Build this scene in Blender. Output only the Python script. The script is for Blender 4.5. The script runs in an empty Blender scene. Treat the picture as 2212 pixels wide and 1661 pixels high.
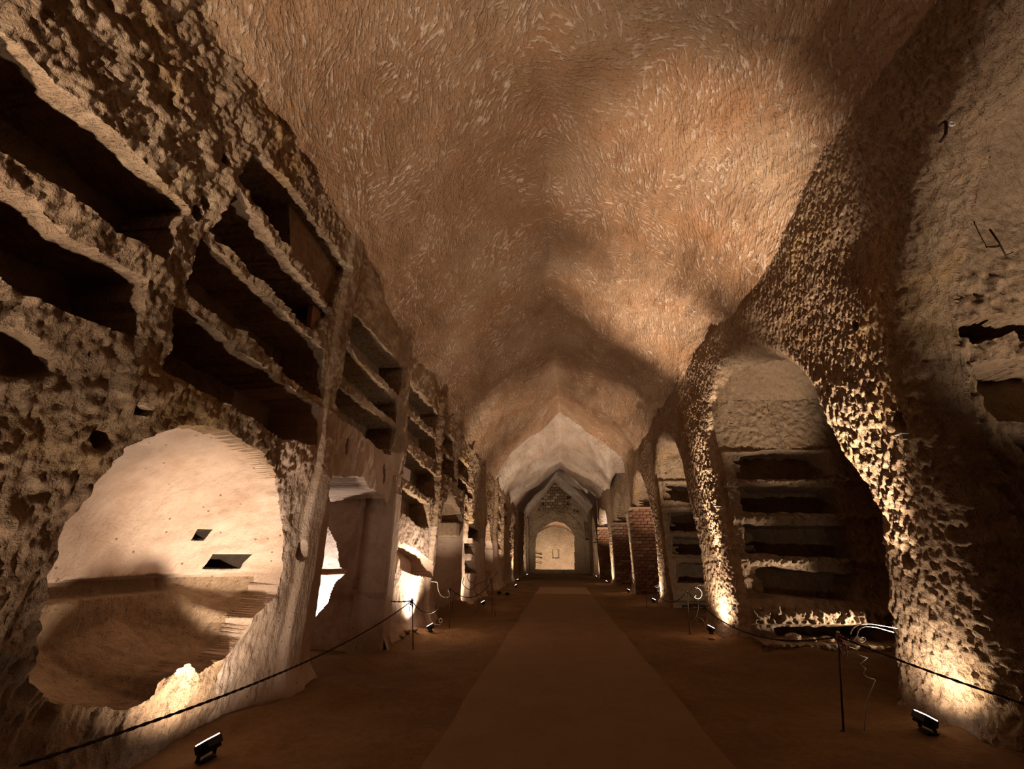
import bpy, bmesh, math, random
import numpy as np
from mathutils import Vector, Matrix

S = bpy.context.scene
COL = S.collection
random.seed(7)
RNG = np.random.default_rng(11)

# ------------------------------------------------------------------ camera
cam_d = bpy.data.cameras.new('camera')
cam_d.sensor_width = 36.0
cam_d.lens = 950.0 / 2212.0 * 36.0
cam_d.clip_start = 0.05
cam = bpy.data.objects.new('camera', cam_d)
COL.objects.link(cam)
PITCH, YAW = math.radians(21.410), math.radians(5.764)
cam.location = (0, 0, 1.5)
cam.rotation_euler = (math.pi / 2 + PITCH, 0, YAW)
S.camera = cam

# ------------------------------------------------------------------ world, exposure
w = bpy.data.worlds.new('world')
S.world = w
w.use_nodes = True
w.node_tree.nodes['Background'].inputs[0].default_value = (1.0, 0.72, 0.5, 1)
w.node_tree.nodes['Background'].inputs[1].default_value = 0.0
S.view_settings.view_transform = 'Standard'
S.view_settings.look = 'None'
S.view_settings.gamma = 1.0
S.view_settings.use_curve_mapping = False
S.view_settings.exposure = 0.0
LAMP_COLOR = (1.0, 0.78, 0.57)
try:
    S.cycles.max_bounces = 6
    S.cycles.diffuse_bounces = 4
    S.cycles.sample_clamp_indirect = 4.0
except Exception:
    pass

# ------------------------------------------------------------------ noise
_P = RNG.permutation(256).astype(np.int32)
_P = np.concatenate([_P, _P, _P])
_G = RNG.normal(size=(256, 3)).astype(np.float32)
_G /= np.linalg.norm(_G, axis=1)[:, None]


def perlin(p):
    p = np.asarray(p, np.float32)
    i = np.floor(p).astype(np.int32)
    f = p - i
    i &= 255
    u = f * f * f * (f * (f * 6 - 15) + 10)
    out = 0
    for dx in (0, 1):
        wx = u[:, 0] if dx else 1 - u[:, 0]
        for dy in (0, 1):
            wy = u[:, 1] if dy else 1 - u[:, 1]
            for dz in (0, 1):
                wz = u[:, 2] if dz else 1 - u[:, 2]
                h = _P[_P[_P[(i[:, 0] + dx) & 255] + ((i[:, 1] + dy) & 255)] + ((i[:, 2] + dz) & 255)]
                g = _G[h]
                out = out + wx * wy * wz * (g[:, 0] * (f[:, 0] - dx) + g[:, 1] * (f[:, 1] - dy) + g[:, 2] * (f[:, 2] - dz))
    return out * 1.5


def fbm(p, oct=3, lac=2.1, gain=0.5):
    a, s, out = 1.0, 1.0, 0
    for k in range(oct):
        out = out + a * perlin(p * s + 17.3 * k)
        a *= gain
        s *= lac
    return out


def ss(a, b, x):
    t = np.clip((x - a) / (b - a), 0, 1)
    return t * t * (3 - 2 * t)


def poly_sdf(x, y, poly, margin=0.7):
    """signed distance to a closed outline, positive inside; far outside = -margin"""
    poly = np.array(poly, float)
    lo, hi = poly.min(0) - margin, poly.max(0) + margin
    out = np.full(x.shape, -margin)
    m = (x > lo[0]) & (x < hi[0]) & (y > lo[1]) & (y < hi[1])
    px, py = x[m], y[m]
    d = np.full(px.shape, 1e9)
    ins = np.zeros(px.shape, bool)
    n = len(poly)
    for k in range(n):
        ax, ay = poly[k]
        bx, by = poly[(k + 1) % n]
        ex, ey = bx - ax, by - ay
        t = np.clip(((px - ax) * ex + (py - ay) * ey) / (ex * ex + ey * ey + 1e-12), 0, 1)
        d = np.minimum(d, np.hypot(px - ax - t * ex, py - ay - t * ey))
        c = (ay > py) != (by > py)
        with np.errstate(divide='ignore', invalid='ignore'):
            xi = ax + (py - ay) * ex / (ey if abs(ey) > 1e-12 else 1e-12)
        ins ^= c & (px < xi)
    out[m] = np.where(ins, d, -np.minimum(d, margin))
    return out


def snap(s, U, W, au, aw):
    """outline-following grid: vertices next to an outline move onto it; returns the hard inside mask"""
    gu, gw = np.gradient(s, axis=0) / np.gradient(U, axis=0), np.gradient(s, axis=1) / np.gradient(W, axis=1)
    n = np.hypot(gu, gw) + 1e-6
    gu, gw = gu / n, gw / n
    c = 0.55 * (np.abs(gu) * np.gradient(U, axis=0) + np.abs(gw) * np.gradient(W, axis=1))
    near = np.abs(s) < c
    mv = np.where(near, s, 0)
    au -= gu * mv
    aw -= gw * mv
    return ((s > 0) & ~near).astype(float)


# ------------------------------------------------------------------ mesh helpers
def link(name, me, mat=None, parent=None):
    o = bpy.data.objects.new(name, me)
    COL.objects.link(o)
    if mat is not None and me is not None:
        me.materials.append(mat)
    if parent is not None:
        o.parent = parent
    return o


def mesh_np(name, V, F, smooth=True, sharp=0):
    me = bpy.data.meshes.new(name)
    V = np.ascontiguousarray(V, np.float32)
    F = np.ascontiguousarray(F, np.int32)
    me.vertices.add(len(V))
    me.vertices.foreach_set('co', V.ravel())
    me.loops.add(F.size)
    me.loops.foreach_set('vertex_index', F.ravel())
    me.polygons.add(len(F))
    k = F.shape[1]
    me.polygons.foreach_set('loop_start', np.arange(len(F), dtype=np.int32) * k)
    me.polygons.foreach_set('loop_total', np.full(len(F), k, np.int32))
    me.polygons.foreach_set('use_smooth', np.full(len(F), smooth))
    me.update(calc_edges=True)
    me.validate()
    if sharp:
        me.set_sharp_from_angle(angle=math.radians(sharp))
    return me


def grid_faces(nu, nv, keep=None):
    a = (np.arange(nu - 1)[:, None] * nv + np.arange(nv - 1)[None, :]).ravel()
    F = np.stack([a, a + nv, a + nv + 1, a + 1], 1)
    if keep is not None:
        F = F[keep[F].all(1)]
    return F


def spaced(y0, y1, s0, k):
    """steps of s0 growing with distance"""
    out = [y0]
    while out[-1] < y1:
        out.append(out[-1] + max(s0, k * out[-1]))
    out[-1] = y1
    return np.array(out)


def kind(o, k='structure'):
    o['kind'] = k
    return o


def tag(o, label, cat, group=None):
    o['label'] = label
    o['category'] = cat
    if group:
        o['group'] = group
    return o


def thing(name, label, cat, loc=(0, 0, 0), rz=0, group=None):
    o = bpy.data.objects.new(name, None)
    COL.objects.link(o)
    o.location = loc
    o.rotation_euler = (0, 0, rz)
    o.empty_display_size = 0.1
    return tag(o, label, cat, group)


def bm_obj(name, bm, mat, parent=None, smooth=False, bevel=0):
    if bevel:
        bmesh.ops.bevel(bm, geom=list(bm.edges), offset=bevel, segments=2, affect='EDGES', profile=0.5)
    bmesh.ops.recalc_face_normals(bm, faces=list(bm.faces))
    me = bpy.data.meshes.new(name)
    bm.to_mesh(me)
    bm.free()
    for p in me.polygons:
        p.use_smooth = smooth
    return link(name, me, mat, parent)


def add_box(bm, c, s, rot=None):
    M = Matrix.Translation(c) @ (rot.to_4x4() if rot else Matrix()) @ Matrix.Diagonal((*s, 1))
    return bmesh.ops.create_cube(bm, size=1, matrix=M)


def add_cyl(bm, a, b, r, r2=None, seg=12):
    a, b = Vector(a), Vector(b)
    d = b - a
    M = Matrix.Translation((a + b) / 2) @ d.to_track_quat('Z', 'Y').to_matrix().to_4x4()
    return bmesh.ops.create_cone(bm, cap_ends=True, segments=seg, radius1=r, radius2=r if r2 is None else r2, depth=d.length, matrix=M)


def catmull(pts, n=8):
    P = [Vector(p) for p in pts]
    P = [2 * P[0] - P[1]] + P + [2 * P[-1] - P[-2]]
    out = []
    for i in range(1, len(P) - 2):
        p0, p1, p2, p3 = P[i - 1:i + 3]
        for k in range(n):
            t = k / n
            out.append(0.5 * ((2 * p1) + (p2 - p0) * t + (2 * p0 - 5 * p1 + 4 * p2 - p3) * t * t + (3 * p1 - p0 - 3 * p2 + p3) * t ** 3))
    out.append(P[-2])
    return out


def add_tube(bm, pts, r, seg=8, r1=None):
    pts = [Vector(p) for p in pts]
    rings = []
    up = Vector((0.13, 0.2, 0.97))
    for i, p in enumerate(pts):
        t = (pts[min(i + 1, len(pts) - 1)] - pts[max(i - 1, 0)]).normalized()
        x = t.cross(up)
        if x.length < 1e-3:
            x = t.cross(Vector((1, 0, 0)))
        x.normalize()
        y = t.cross(x)
        rr = r if r1 is None else r + (r1 - r) * i / (len(pts) - 1)
        rings.append([bm.verts.new(p + (x * math.cos(2 * math.pi * k / seg) + y * math.sin(2 * math.pi * k / seg)) * rr) for k in range(seg)])
    for a, b in zip(rings, rings[1:]):
        for k in range(seg):
            bm.faces.new((a[k], a[(k + 1) % seg], b[(k + 1) % seg], b[k]))
    bm.faces.new(rings[0][::-1])
    bm.faces.new(rings[-1])


# ------------------------------------------------------------------ materials
class NT:
    def __init__(s, name):
        s.m = bpy.data.materials.new(name)
        s.m.use_nodes = True
        s.t = s.m.node_tree
        s.b = s.t.nodes['Principled BSDF']
        s.co = s.n('ShaderNodeTexCoord').outputs['Object']

    def n(s, typ, **kw):
        nd = s.t.nodes.new(typ)
        for k, v in kw.items():
            setattr(nd, k, v)
        return nd

    def l(s, a, b):
        s.t.links.new(a, b)

    def inp(s, nd, k, v):
        if hasattr(v, 'links') or hasattr(v, 'is_linked'):
            s.l(v, nd.inputs[k])
        else:
            nd.inputs[k].default_value = v

    def math(s, op, a, b=0.0, clamp=False):
        nd = s.n('ShaderNodeMath', operation=op)
        nd.use_clamp = clamp
        s.inp(nd, 0, a)
        s.inp(nd, 1, b)
        return nd.outputs[0]

    def map(s, scale=(1, 1, 1), rot=(0, 0, 0), vec=None):
        nd = s.n('ShaderNodeMapping')
        s.l(vec or s.co, nd.inputs[0])
        nd.inputs['Rotation'].default_value = rot
        nd.inputs['Scale'].default_value = scale
        return nd.outputs[0]

    def noise(s, scale, detail=3, rough=0.55, vec=None, dist=0.0):
        nd = s.n('ShaderNodeTexNoise')
        s.l(vec or s.co, nd.inputs['Vector'])
        nd.inputs['Scale'].default_value = scale
        nd.inputs['Detail'].default_value = detail
        nd.inputs['Roughness'].default_value = rough
        nd.inputs['Distortion'].default_value = dist
        return nd.outputs['Fac']

    def voro(s, scale, vec=None, feat='F1'):
        nd = s.n('ShaderNodeTexVoronoi', feature=feat)
        s.l(vec or s.co, nd.inputs['Vector'])
        nd.inputs['Scale'].default_value = scale
        return nd.outputs['Distance']

    def ramp(s, fac, stops):
        nd = s.n('ShaderNodeValToRGB')
        s.l(fac, nd.inputs[0])
        e = nd.color_ramp.elements
        while len(e) < len(stops):
            e.new(0.5)
        for q, (p, c) in zip(e, stops):
            q.position = p
            q.color = (*c, 1) if len(c) == 3 else c
        return nd.outputs[0]

    def maprange(s, v, a, b, c=0.0, d=1.0):
        nd = s.n('ShaderNodeMapRange')
        s.l(v, nd.inputs[0])
        for k, q in zip((1, 2, 3, 4), (a, b, c, d)):
            nd.inputs[k].default_value = q
        return nd.outputs[0]

    def mix(s, f, a, b, blend='MIX'):
        nd = s.n('ShaderNodeMix', data_type='RGBA', blend_type=blend)
        s.inp(nd, 0, f)
        for k, v in ((6, a), (7, b)):
            if isinstance(v, tuple):
                nd.inputs[k].default_value = (*v, 1)
            else:
                s.l(v, nd.inputs[k])
        return nd.outputs[2]

    def mixf(s, f, a, b):
        nd = s.n('ShaderNodeMix', data_type='FLOAT')
        s.inp(nd, 0, f)
        s.inp(nd, 2, a)
        s.inp(nd, 3, b)
        return nd.outputs[0]

    def bump(s, h, dist, strength=1.0, prev=None):
        nd = s.n('ShaderNodeBump')
        nd.inputs['Strength'].default_value = strength
        nd.inputs['Distance'].default_value = dist
        s.l(h, nd.inputs['Height'])
        if prev is not None:
            s.l(prev, nd.inputs['Normal'])
        return nd.outputs[0]

    def done(s, color, normal=None, rough=0.95, metal=0.0, spec=0.1):
        s.inp(s.b, 'Base Color', (*color, 1) if isinstance(color, tuple) else color)
        s.b.inputs['Roughness'].default_value = rough
        s.b.inputs['Metallic'].default_value = metal
        s.b.inputs['Specular IOR Level'].default_value = spec
        if normal is not None:
            s.l(normal, s.b.inputs['Normal'])
        return s.m


def tuff_wall(name, dark, mid, light, pits=0.05, ochre=0.25):
    """rough hewn tuff: coarse pits, pick marks, ochre and grey patches"""
    t = NT(name)
    big = t.noise(0.55, 3, 0.6)
    fine = t.noise(9, 5, 0.65)
    col = t.ramp(t.mixf(0.45, big, fine), [(0.30, dark), (0.5, mid), (0.68, light)])
    och = t.maprange(t.noise(0.8, 2, 0.5, vec=t.map((1, 1, 1.4), (0, 0, 0.7))), 0.56, 0.68)
    col = t.mix(t.math('MULTIPLY', och, ochre), col, (0.50, 0.30, 0.09))
    speck = t.maprange(t.noise(26, 3, 0.7), 0.30, 0.40, 0.35, 1.0)
    col = t.mix(1.0, col, t.ramp(speck, [(0, (0.25, 0.2, 0.16)), (1, (1, 1, 1))]), 'MULTIPLY')
    str1 = t.noise(9, 4, 0.6, vec=t.map((1.0, 1.0, 0.38), (0.25, 0, 0)), dist=0.6)
    pit = t.maprange(t.voro(11, vec=t.map((1, 1, 0.6), (0.3, 0, 0))), 0.0, 0.55)
    h = t.math('ADD', t.math('MULTIPLY', str1, 1.2), t.math('MULTIPLY', pit, 0.5))
    nb = t.bump(h, pits, 1.0)
    nb = t.bump(t.noise(42, 4, 0.75), 0.022, 1.0, nb)
    return t.done(col, nb)


def pick_ceiling(name, base, pale, amount, red_amt):
    """vault: thousands of pale pick strokes fanning from the ridge over brown tuff"""
    t = NT(name)
    sep = t.n('ShaderNodeSeparateXYZ')
    t.l(t.co, sep.inputs[0])
    ax = t.math('ABSOLUTE', sep.outputs[0])
    arc = t.math('SUBTRACT', ax, sep.outputs[2])
    warp = t.math('MULTIPLY', t.noise(0.6, 1, 0.4), 0.7)
    warp2 = t.math('MULTIPLY', t.noise(0.7, 1, 0.4, vec=t.map((1, 1, 1), (0.6, 0.3, 0))), 0.7)
    cx = t.n('ShaderNodeCombineXYZ')
    t.l(t.math('ADD', arc, warp), cx.inputs[0])
    t.l(t.math('ADD', sep.outputs[1], warp2), cx.inputs[1])
    t.l(t.math('MULTIPLY', sep.outputs[0], 0.15), cx.inputs[2])
    flat = cx.outputs[0]

    def strokes(ang, sc):
        r = t.map((1, 1, 1), (0, 0, ang), flat)
        n1 = t.noise(sc, 1, 0.4, vec=t.map((5.0, 20.0, 3.0), (0, 0, 0), r))
        n2 = t.noise(sc, 2, 0.5, vec=t.map((13.0, 33.0, 3.0), (0, 0, 0.25), r))
        return t.math('ADD', t.math('MULTIPLY', n1, 0.58), t.math('MULTIPLY', n2, 0.42))
    patch = t.noise(0.8, 3, 0.6, vec=t.map((1, 1, 1), (0.3, 0.2, 0.1)))
    m1 = t.maprange(patch, 0.44, 0.47)
    m2 = t.maprange(patch, 0.54, 0.57)
    st = t.mixf(m2, t.mixf(m1, strokes(-0.55, 1.0), strokes(-1.0, 1.1)), strokes(-0.15, 0.95))
    sharp = t.maprange(st, 0.50, 0.62)
    region = t.maprange(t.noise(1.1, 3, 0.65), 0.38, 0.60, 0.1, 1.0)
    basec = t.ramp(t.noise(0.5, 4, 0.6), [(0.30, base[0]), (0.5, base[1]), (0.70, base[2])])
    red = t.maprange(t.noise(0.6, 2, 0.5, vec=t.map((1, 1.6, 1), (0, 0, 0.4))), 0.56, 0.72)
    basec = t.mix(t.math('MULTIPLY', red, red_amt), basec, (0.36, 0.17, 0.08))
    col = t.mix(t.math('MULTIPLY', sharp, t.math('MULTIPLY', region, amount)), basec, pale)
    grime = t.maprange(t.noise(24, 4, 0.7), 0.30, 0.46, 0.6, 1.0)
    col = t.mix(1.0, col, t.ramp(grime, [(0.6, (0.6, 0.52, 0.46)), (1, (1, 1, 1))]), 'MULTIPLY')
    nb = t.bump(t.math('ADD', st, t.math('MULTIPLY', sharp, 0.25)), 0.038, 1.0)
    nb = t.bump(t.noise(20, 5, 0.75), 0.03, 0.9, nb)
    return t.done(col, nb)


def plaster(name, dark, mid, light, b=0.012):
    t = NT(name)
    col = t.ramp(t.mixf(0.35, t.noise(1.1, 4, 0.6), t.noise(7, 4, 0.65)), [(0.32, dark), (0.5, mid), (0.66, light)])
    spot = t.maprange(t.voro(7, vec=t.map((1, 1, 1))), 0.05, 0.11, 0.0, 1.0)
    col = t.mix(1.0, col, t.ramp(spot, [(0, (0.45, 0.35, 0.28)), (1, (1, 1, 1))]), 'MULTIPLY')
    st = t.noise(11, 3, 0.6, vec=t.map((1, 1.6, 0.6), (0.7, 0, 0)))
    nb = t.bump(st, 0.02, 1.0)
    nb = t.bump(t.noise(40, 3, 0.6), b, 0.7, nb)
    return t.done(col, nb)


def earth(name, a, b, c, rough_bump=0.03, sc=1.0):
    t = NT(name)
    col = t.ramp(t.mixf(0.4, t.noise(0.8 * sc, 4, 0.6), t.noise(14, 4, 0.7)), [(0.3, a), (0.5, b), (0.7, c)])
    nb = t.bump(t.noise(7, 5, 0.65), rough_bump, 1.0)
    nb = t.bump(t.noise(60, 3, 0.7), 0.006, 1.0, nb)
    return t.done(col, nb)


def simple(name, color, rough=0.6, metal=0.0, nscale=20, var=0.25, b=0.003):
    t = NT(name)
    d = tuple(x * (1 - var) for x in color)
    col = t.ramp(t.noise(nscale, 3, 0.6), [(0.35, d), (0.65, color)])
    return t.done(col, t.bump(t.noise(nscale * 3, 2), b, 0.6), rough, metal, 0.3)


M = {}
M['wallL'] = tuff_wall('tuff_left', (0.22, 0.14, 0.09), (0.36, 0.25, 0.165), (0.50, 0.38, 0.27), 0.055, 0.30)
M['wallR'] = tuff_wall('tuff_right', (0.22, 0.14, 0.09), (0.36, 0.25, 0.165), (0.50, 0.38, 0.27), 0.075, 0.25)
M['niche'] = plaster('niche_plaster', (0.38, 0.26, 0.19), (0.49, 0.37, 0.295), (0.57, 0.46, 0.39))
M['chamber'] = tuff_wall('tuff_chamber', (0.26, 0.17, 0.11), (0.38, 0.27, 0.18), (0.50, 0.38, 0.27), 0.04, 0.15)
M['lime'] = plaster('pale_lime_plaster', (0.55, 0.45, 0.40), (0.66, 0.57, 0.52), (0.72, 0.65, 0.60))
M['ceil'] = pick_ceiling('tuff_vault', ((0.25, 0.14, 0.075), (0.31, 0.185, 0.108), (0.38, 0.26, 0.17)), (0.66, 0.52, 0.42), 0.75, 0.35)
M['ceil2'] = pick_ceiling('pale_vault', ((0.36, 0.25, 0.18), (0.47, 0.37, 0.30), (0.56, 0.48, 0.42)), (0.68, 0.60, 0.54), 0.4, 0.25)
M['floor'] = earth('earth_floor', (0.125, 0.072, 0.037), (0.18, 0.108, 0.055), (0.25, 0.155, 0.082))
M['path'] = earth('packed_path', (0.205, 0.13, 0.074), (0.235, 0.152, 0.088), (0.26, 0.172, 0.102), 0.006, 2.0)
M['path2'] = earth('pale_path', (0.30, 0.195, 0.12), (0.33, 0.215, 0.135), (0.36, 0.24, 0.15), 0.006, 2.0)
M['endwall'] = tuff_wall('tuff_end', (0.22, 0.15, 0.10), (0.33, 0.24, 0.16), (0.44, 0.34, 0.24), 0.06, 0.2)
M['brick1'] = simple('brick_red', (0.27, 0.125, 0.075), 0.9, 0, 9, 0.35, 0.01)
M['brick2'] = simple('brick_brown', (0.31, 0.165, 0.10), 0.9, 0, 9, 0.35, 0.01)
M['brick3'] = simple('brick_pale', (0.40, 0.28, 0.20), 0.9, 0, 9, 0.3, 0.01)
M['mortar'] = simple('mortar', (0.36, 0.27, 0.19), 0.95, 0, 12, 0.3, 0.01)
M['block'] = simple('tuff_block', (0.22, 0.15, 0.09), 0.95, 0, 5, 0.35, 0.02)
M['black'] = simple('black_metal', (0.025, 0.023, 0.022), 0.5, 0.3)
M['iron'] = simple('rusty_iron', (0.09, 0.05, 0.035), 0.7, 0.5, 30, 0.5)
M['wire'] = simple('galvanised_wire', (0.42, 0.37, 0.33), 0.5, 0.4, 30, 0.2, 0.001)
M['dwire'] = simple('dark_wire', (0.17, 0.12, 0.09), 0.5, 0.4, 30, 0.3, 0.001)
M['rope'] = simple('dark_rope', (0.05, 0.032, 0.027), 0.9, 0, 80, 0.5, 0.004)
M['knot'] = simple('dusky_red_rope', (0.30, 0.13, 0.12), 0.9, 0, 80, 0.4, 0.004)
M['stone'] = simple('loose_stone', (0.42, 0.30, 0.20), 0.95, 0, 12, 0.35, 0.02)
M['slab'] = simple('terracotta_slab', (0.36, 0.21, 0.14), 0.9, 0, 6, 0.3, 0.006)
M['plate'] = simple('pale_metal_plate', (0.65, 0.6, 0.55), 0.4, 0.2, 30, 0.15, 0.001)
M['wood'] = simple('dark_wood', (0.10, 0.055, 0.03), 0.8, 0, 10, 0.4, 0.006)
M['hole_shade'] = simple('shade_dark_rock', (0.035, 0.024, 0.017), 0.95, 0, 12, 0.3, 0.01)  # near-black colour standing in for the shade inside the niche holes
M['white'] = simple('white_ceramic', (0.75, 0.72, 0.68), 0.3, 0, 30, 0.1, 0.001)
M['tape'] = simple('red_tape', (0.45, 0.09, 0.06), 0.6, 0, 30, 0.1, 0.001)


def lens_mat():
    t = NT('lamp_glass')
    t.done((0.8, 0.8, 0.8), None, 0.3)
    t.b.inputs['Emission Color'].default_value = (1.0, 0.90, 0.82, 1)
    t.b.inputs['Emission Strength'].default_value = 14
    return t.m


M['lens'] = lens_mat()

# ================================================================== THE VAULT AND WALLS
WL = 3.15                                     # the left wall stands at x = -WL


def WR(y):                                    # the right wall's line
    return np.interp(y, [-4, 6.5, 10, 16, 22, 30, 38, 48], [3.62, 3.58, 3.28, 3.38, 3.35, 3.15, 3.0, 2.95])


def ZL(y):
    return np.interp(y, [-4, 6, 8.5, 12, 16, 47], [6.05, 6.05, 5.45, 5.2, 4.78, 4.6])


def ZR(y):
    return np.interp(y, [-4, 4.5, 7.0, 10, 47], [6.0, 5.95, 5.55, 5.45, 5.2])


def ridge(y):
    z = np.interp(y, [-4, 4, 14, 22.2, 22.35, 24.6, 27, 30, 36, 41, 47.5], [8.0, 8.0, 8.4, 8.62, 8.55, 7.85, 7.75, 7.85, 8.2, 8.65, 8.9])
    return z


def profile(r, peak):
    """height 0..1 over half-width ratio r (0 = ridge, 1 = wall)"""
    r = np.clip(np.abs(r), 0, 1)
    return (1 - peak) * (1 - r ** 1.75) ** 0.6 + peak * (1 - r ** 1.25) * (1 - 0.25 * r * (1 - r) * 4)


def ceiling():
    ys = np.concatenate([np.linspace(-4, 1, 40)[:-1], spaced(1, 22.2, 0.03, 0.0058), spaced(22.35, 47.4, 0.03, 0.0058)])
    nt = 430
    th = np.linspace(-1, 1, nt)
    r = np.sign(th) * (1 - (1 - np.abs(th)) ** 1.0)
    r = np.sin(th * math.pi / 2)
    Y, R = np.meshgrid(ys, r, indexing='ij')
    far = ss(22.2, 22.4, Y)
    xl = -WL - 0.10 + 0 * Y
    xr = WR(Y) + 0.10 - 0.50 * far * ss(30, 23, Y)
    xc = np.interp(Y, [0, 16, 22, 35, 47], [0.0, 0.1, 0.3, 0.25, -0.25])
    X = np.where(R < 0, xc + (-R) * (xl - xc), xc + R * (xr - xc))
    peak = np.interp(Y, [2, 10, 20, 47], [0.10, 0.22, 0.5, 0.55])
    zs = np.where(R < 0, ZL(Y), ZR(Y))
    Zt = ridge(Y)
    H = profile(R, peak)
    Z = zs + (Zt - zs) * H
    # transverse billows of the carved vault: bays sag between the right-hand pillars
    bay = np.sin((Y - 8.0) / 5.6 * 2 * math.pi)
    Z = Z + 0.13 * bay * ss(0.15, 0.8, R) * (1 - ss(0.85, 1.0, R)) * 0.8
    rib = np.sin((Y - 22.4) / 3.1 * 2 * math.pi) * far
    Z = Z + 0.16 * rib * (1 - np.abs(R) ** 3)
    P = np.stack([X, Y, Z], -1).reshape(-1, 3)
    shp = X.shape
    big = fbm(P * 0.45, 3).reshape(shp) * 0.16
    mid = fbm(P * np.array([2.2, 1.6, 2.2]), 3).reshape(shp) * 0.035
    ang = perlin(P * 0.35 + 9.1) * 2.6
    ca, sa = np.cos(ang), np.sin(ang)
    Q = np.stack([(P[:, 0] * ca + P[:, 1] * sa) * 3.2, (-P[:, 0] * sa + P[:, 1] * ca) * 9.0, P[:, 2] * 5], -1)
    pick = np.maximum(fbm(Q, 2), -0.1).reshape(shp) * 0.022
    edge = 1 - ss(0.93, 1.0, np.abs(R))
    d = (big + mid) * edge + pick
    nx, nz = -R * 0.9, -np.sqrt(np.clip(1 - (R * 0.9) ** 2, 0, 1))
    V = np.stack([X + nx * d, Y, Z + nz * d], -1).reshape(-1, 3)
    F = grid_faces(len(ys), nt)
    o = kind(link('ceiling', mesh_np('ceiling', V, F), M['ceil']))
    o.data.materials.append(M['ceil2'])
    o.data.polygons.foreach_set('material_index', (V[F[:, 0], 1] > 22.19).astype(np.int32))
    return o


ceiling()

# openings of the left wall in (y, z); depth of each
LOC = [
    ([(1.2, 4.35), (1.93, 4.39), (2.8, 4.42), (2.76, 4.22), (2.73, 3.77), (2.46, 3.76), (2.08, 3.74), (1.2, 3.69)], .62),
    ([(1.2, 3.55), (1.8, 3.54), (2.0, 3.48), (2.25, 3.5), (2.64, 3.56), (2.68, 3.06), (2.42, 3.01), (2.1, 2.99), (1.2, 3.0)], .6),
    ([(3.21, 5.6), (3.95, 5.8), (4.84, 5.81), (5.56, 5.78), (5.29, 4.91), (5.16, 4.84), (4.4, 4.97), (3.8, 5.02), (3.13, 5.13)], .45),
    ([(3.14, 5.0), (3.68, 4.92), (4.35, 4.82), (5.29, 4.79), (4.95, 4.29), (4.61, 4.3), (4.26, 4.31), (3.8, 4.35), (3.21, 4.36), (3.06, 4.39)], .6),
    ([(3.01, 4.28), (3.53, 4.27), (4.03, 4.26), (4.64, 4.2), (5.26, 4.2), (5.38, 3.5), (4.6, 3.52), (4.12, 3.58), (3.59, 3.65), (3.09, 3.63), (2.95, 3.72)], .65),
    ([(2.93, 3.48), (3.32, 3.51), (3.75, 3.45), (4.33, 3.41), (5.36, 3.4), (5.38, 2.89), (5.09, 2.82), (4.7, 2.75), (4.39, 2.76), (4.17, 2.83), (3.81, 2.84), (3.23, 2.88), (2.96, 2.91)], .7),
    ([(5.93, 5.2), (6.29, 5.21), (7.58, 5.2), (8.3, 5.25), (8.19, 4.56), (6.87, 4.54), (6.03, 4.52), (5.67, 4.66)], .5),
    ([(5.67, 4.55), (7.2, 4.45), (8.12, 4.43), (8.19, 3.98), (7.32, 4.0), (5.74, 3.98)], .5),
    ([(5.75, 3.87), (7.33, 3.88), (8.2, 3.89), (8.09, 3.33), (7.87, 3.31), (6.83, 3.38), (6.04, 3.43), (5.59, 3.54)], .55),
    ([(8.79, 5.14), (11.1, 5.1), (10.99, 4.55), (8.71, 4.58)], .45),
    ([(8.83, 4.41), (11.14, 4.42), (11.14, 3.84), (8.88, 3.85)], .45),
    ([(8.88, 3.64), (10.05, 3.56), (11.28, 3.46), (11.15, 2.87), (10.63, 2.82), (8.89, 3.0), (8.62, 3.06)], .45),
    ([(8.6, 2.83), (10.77, 2.71), (10.91, 2.17), (10.24, 2.1), (9.03, 2.33), (8.52, 2.38)], .45),
    ([(8.99, 1.79), (9.9, 1.70), (10.83, 1.53), (11.21, 1.43), (11.52, 1.01), (10.22, 1.12), (9.28, 1.24), (9.01, 1.61)], .45),
    ([(11.5, 5.0), (13.4, 4.92), (13.25, 4.36), (11.4, 4.47)], .5),
    ([(11.54, 4.30), (13.44, 4.28), (13.7, 3.66), (11.64, 3.73)], .5),
    ([(13.79, 4.62), (15.84, 4.6), (15.87, 4.0), (13.83, 4.1)], .5),
    ([(13.84, 3.98), (15.88, 3.88), (16.1, 3.45), (13.99, 3.62)], .5),
    ([(15.78, 2.66), (18.6, 2.5), (18.4, 2.0), (15.88, 2.11)], .6),
    ([(15.35, 1.98), (17.3, 1.88), (17.2, 1.54), (15.4, 1.6)], .6),
    ([(15.38, 1.42), (17.35, 1.36), (18.0, 0.92), (15.47, 0.98)], .6),
]
yy = 23.4
fb = 0
while yy < 45:
    zz0 = [4.3, 3.55, 2.75, 1.95, 1.2] if fb % 2 == 0 else [4.2, 3.3]
    for z0 in zz0:
        j = random.uniform(-.08, .08)
        LOC.append(([(yy, z0 + .52 + j), (yy + 1.9, z0 + .47 + j), (yy + 2.0, z0 - .02 + j), (yy - .03, z0 + j)], .55))
    yy += 2.75 + random.uniform(-.15, .2)
    fb += 1
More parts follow.
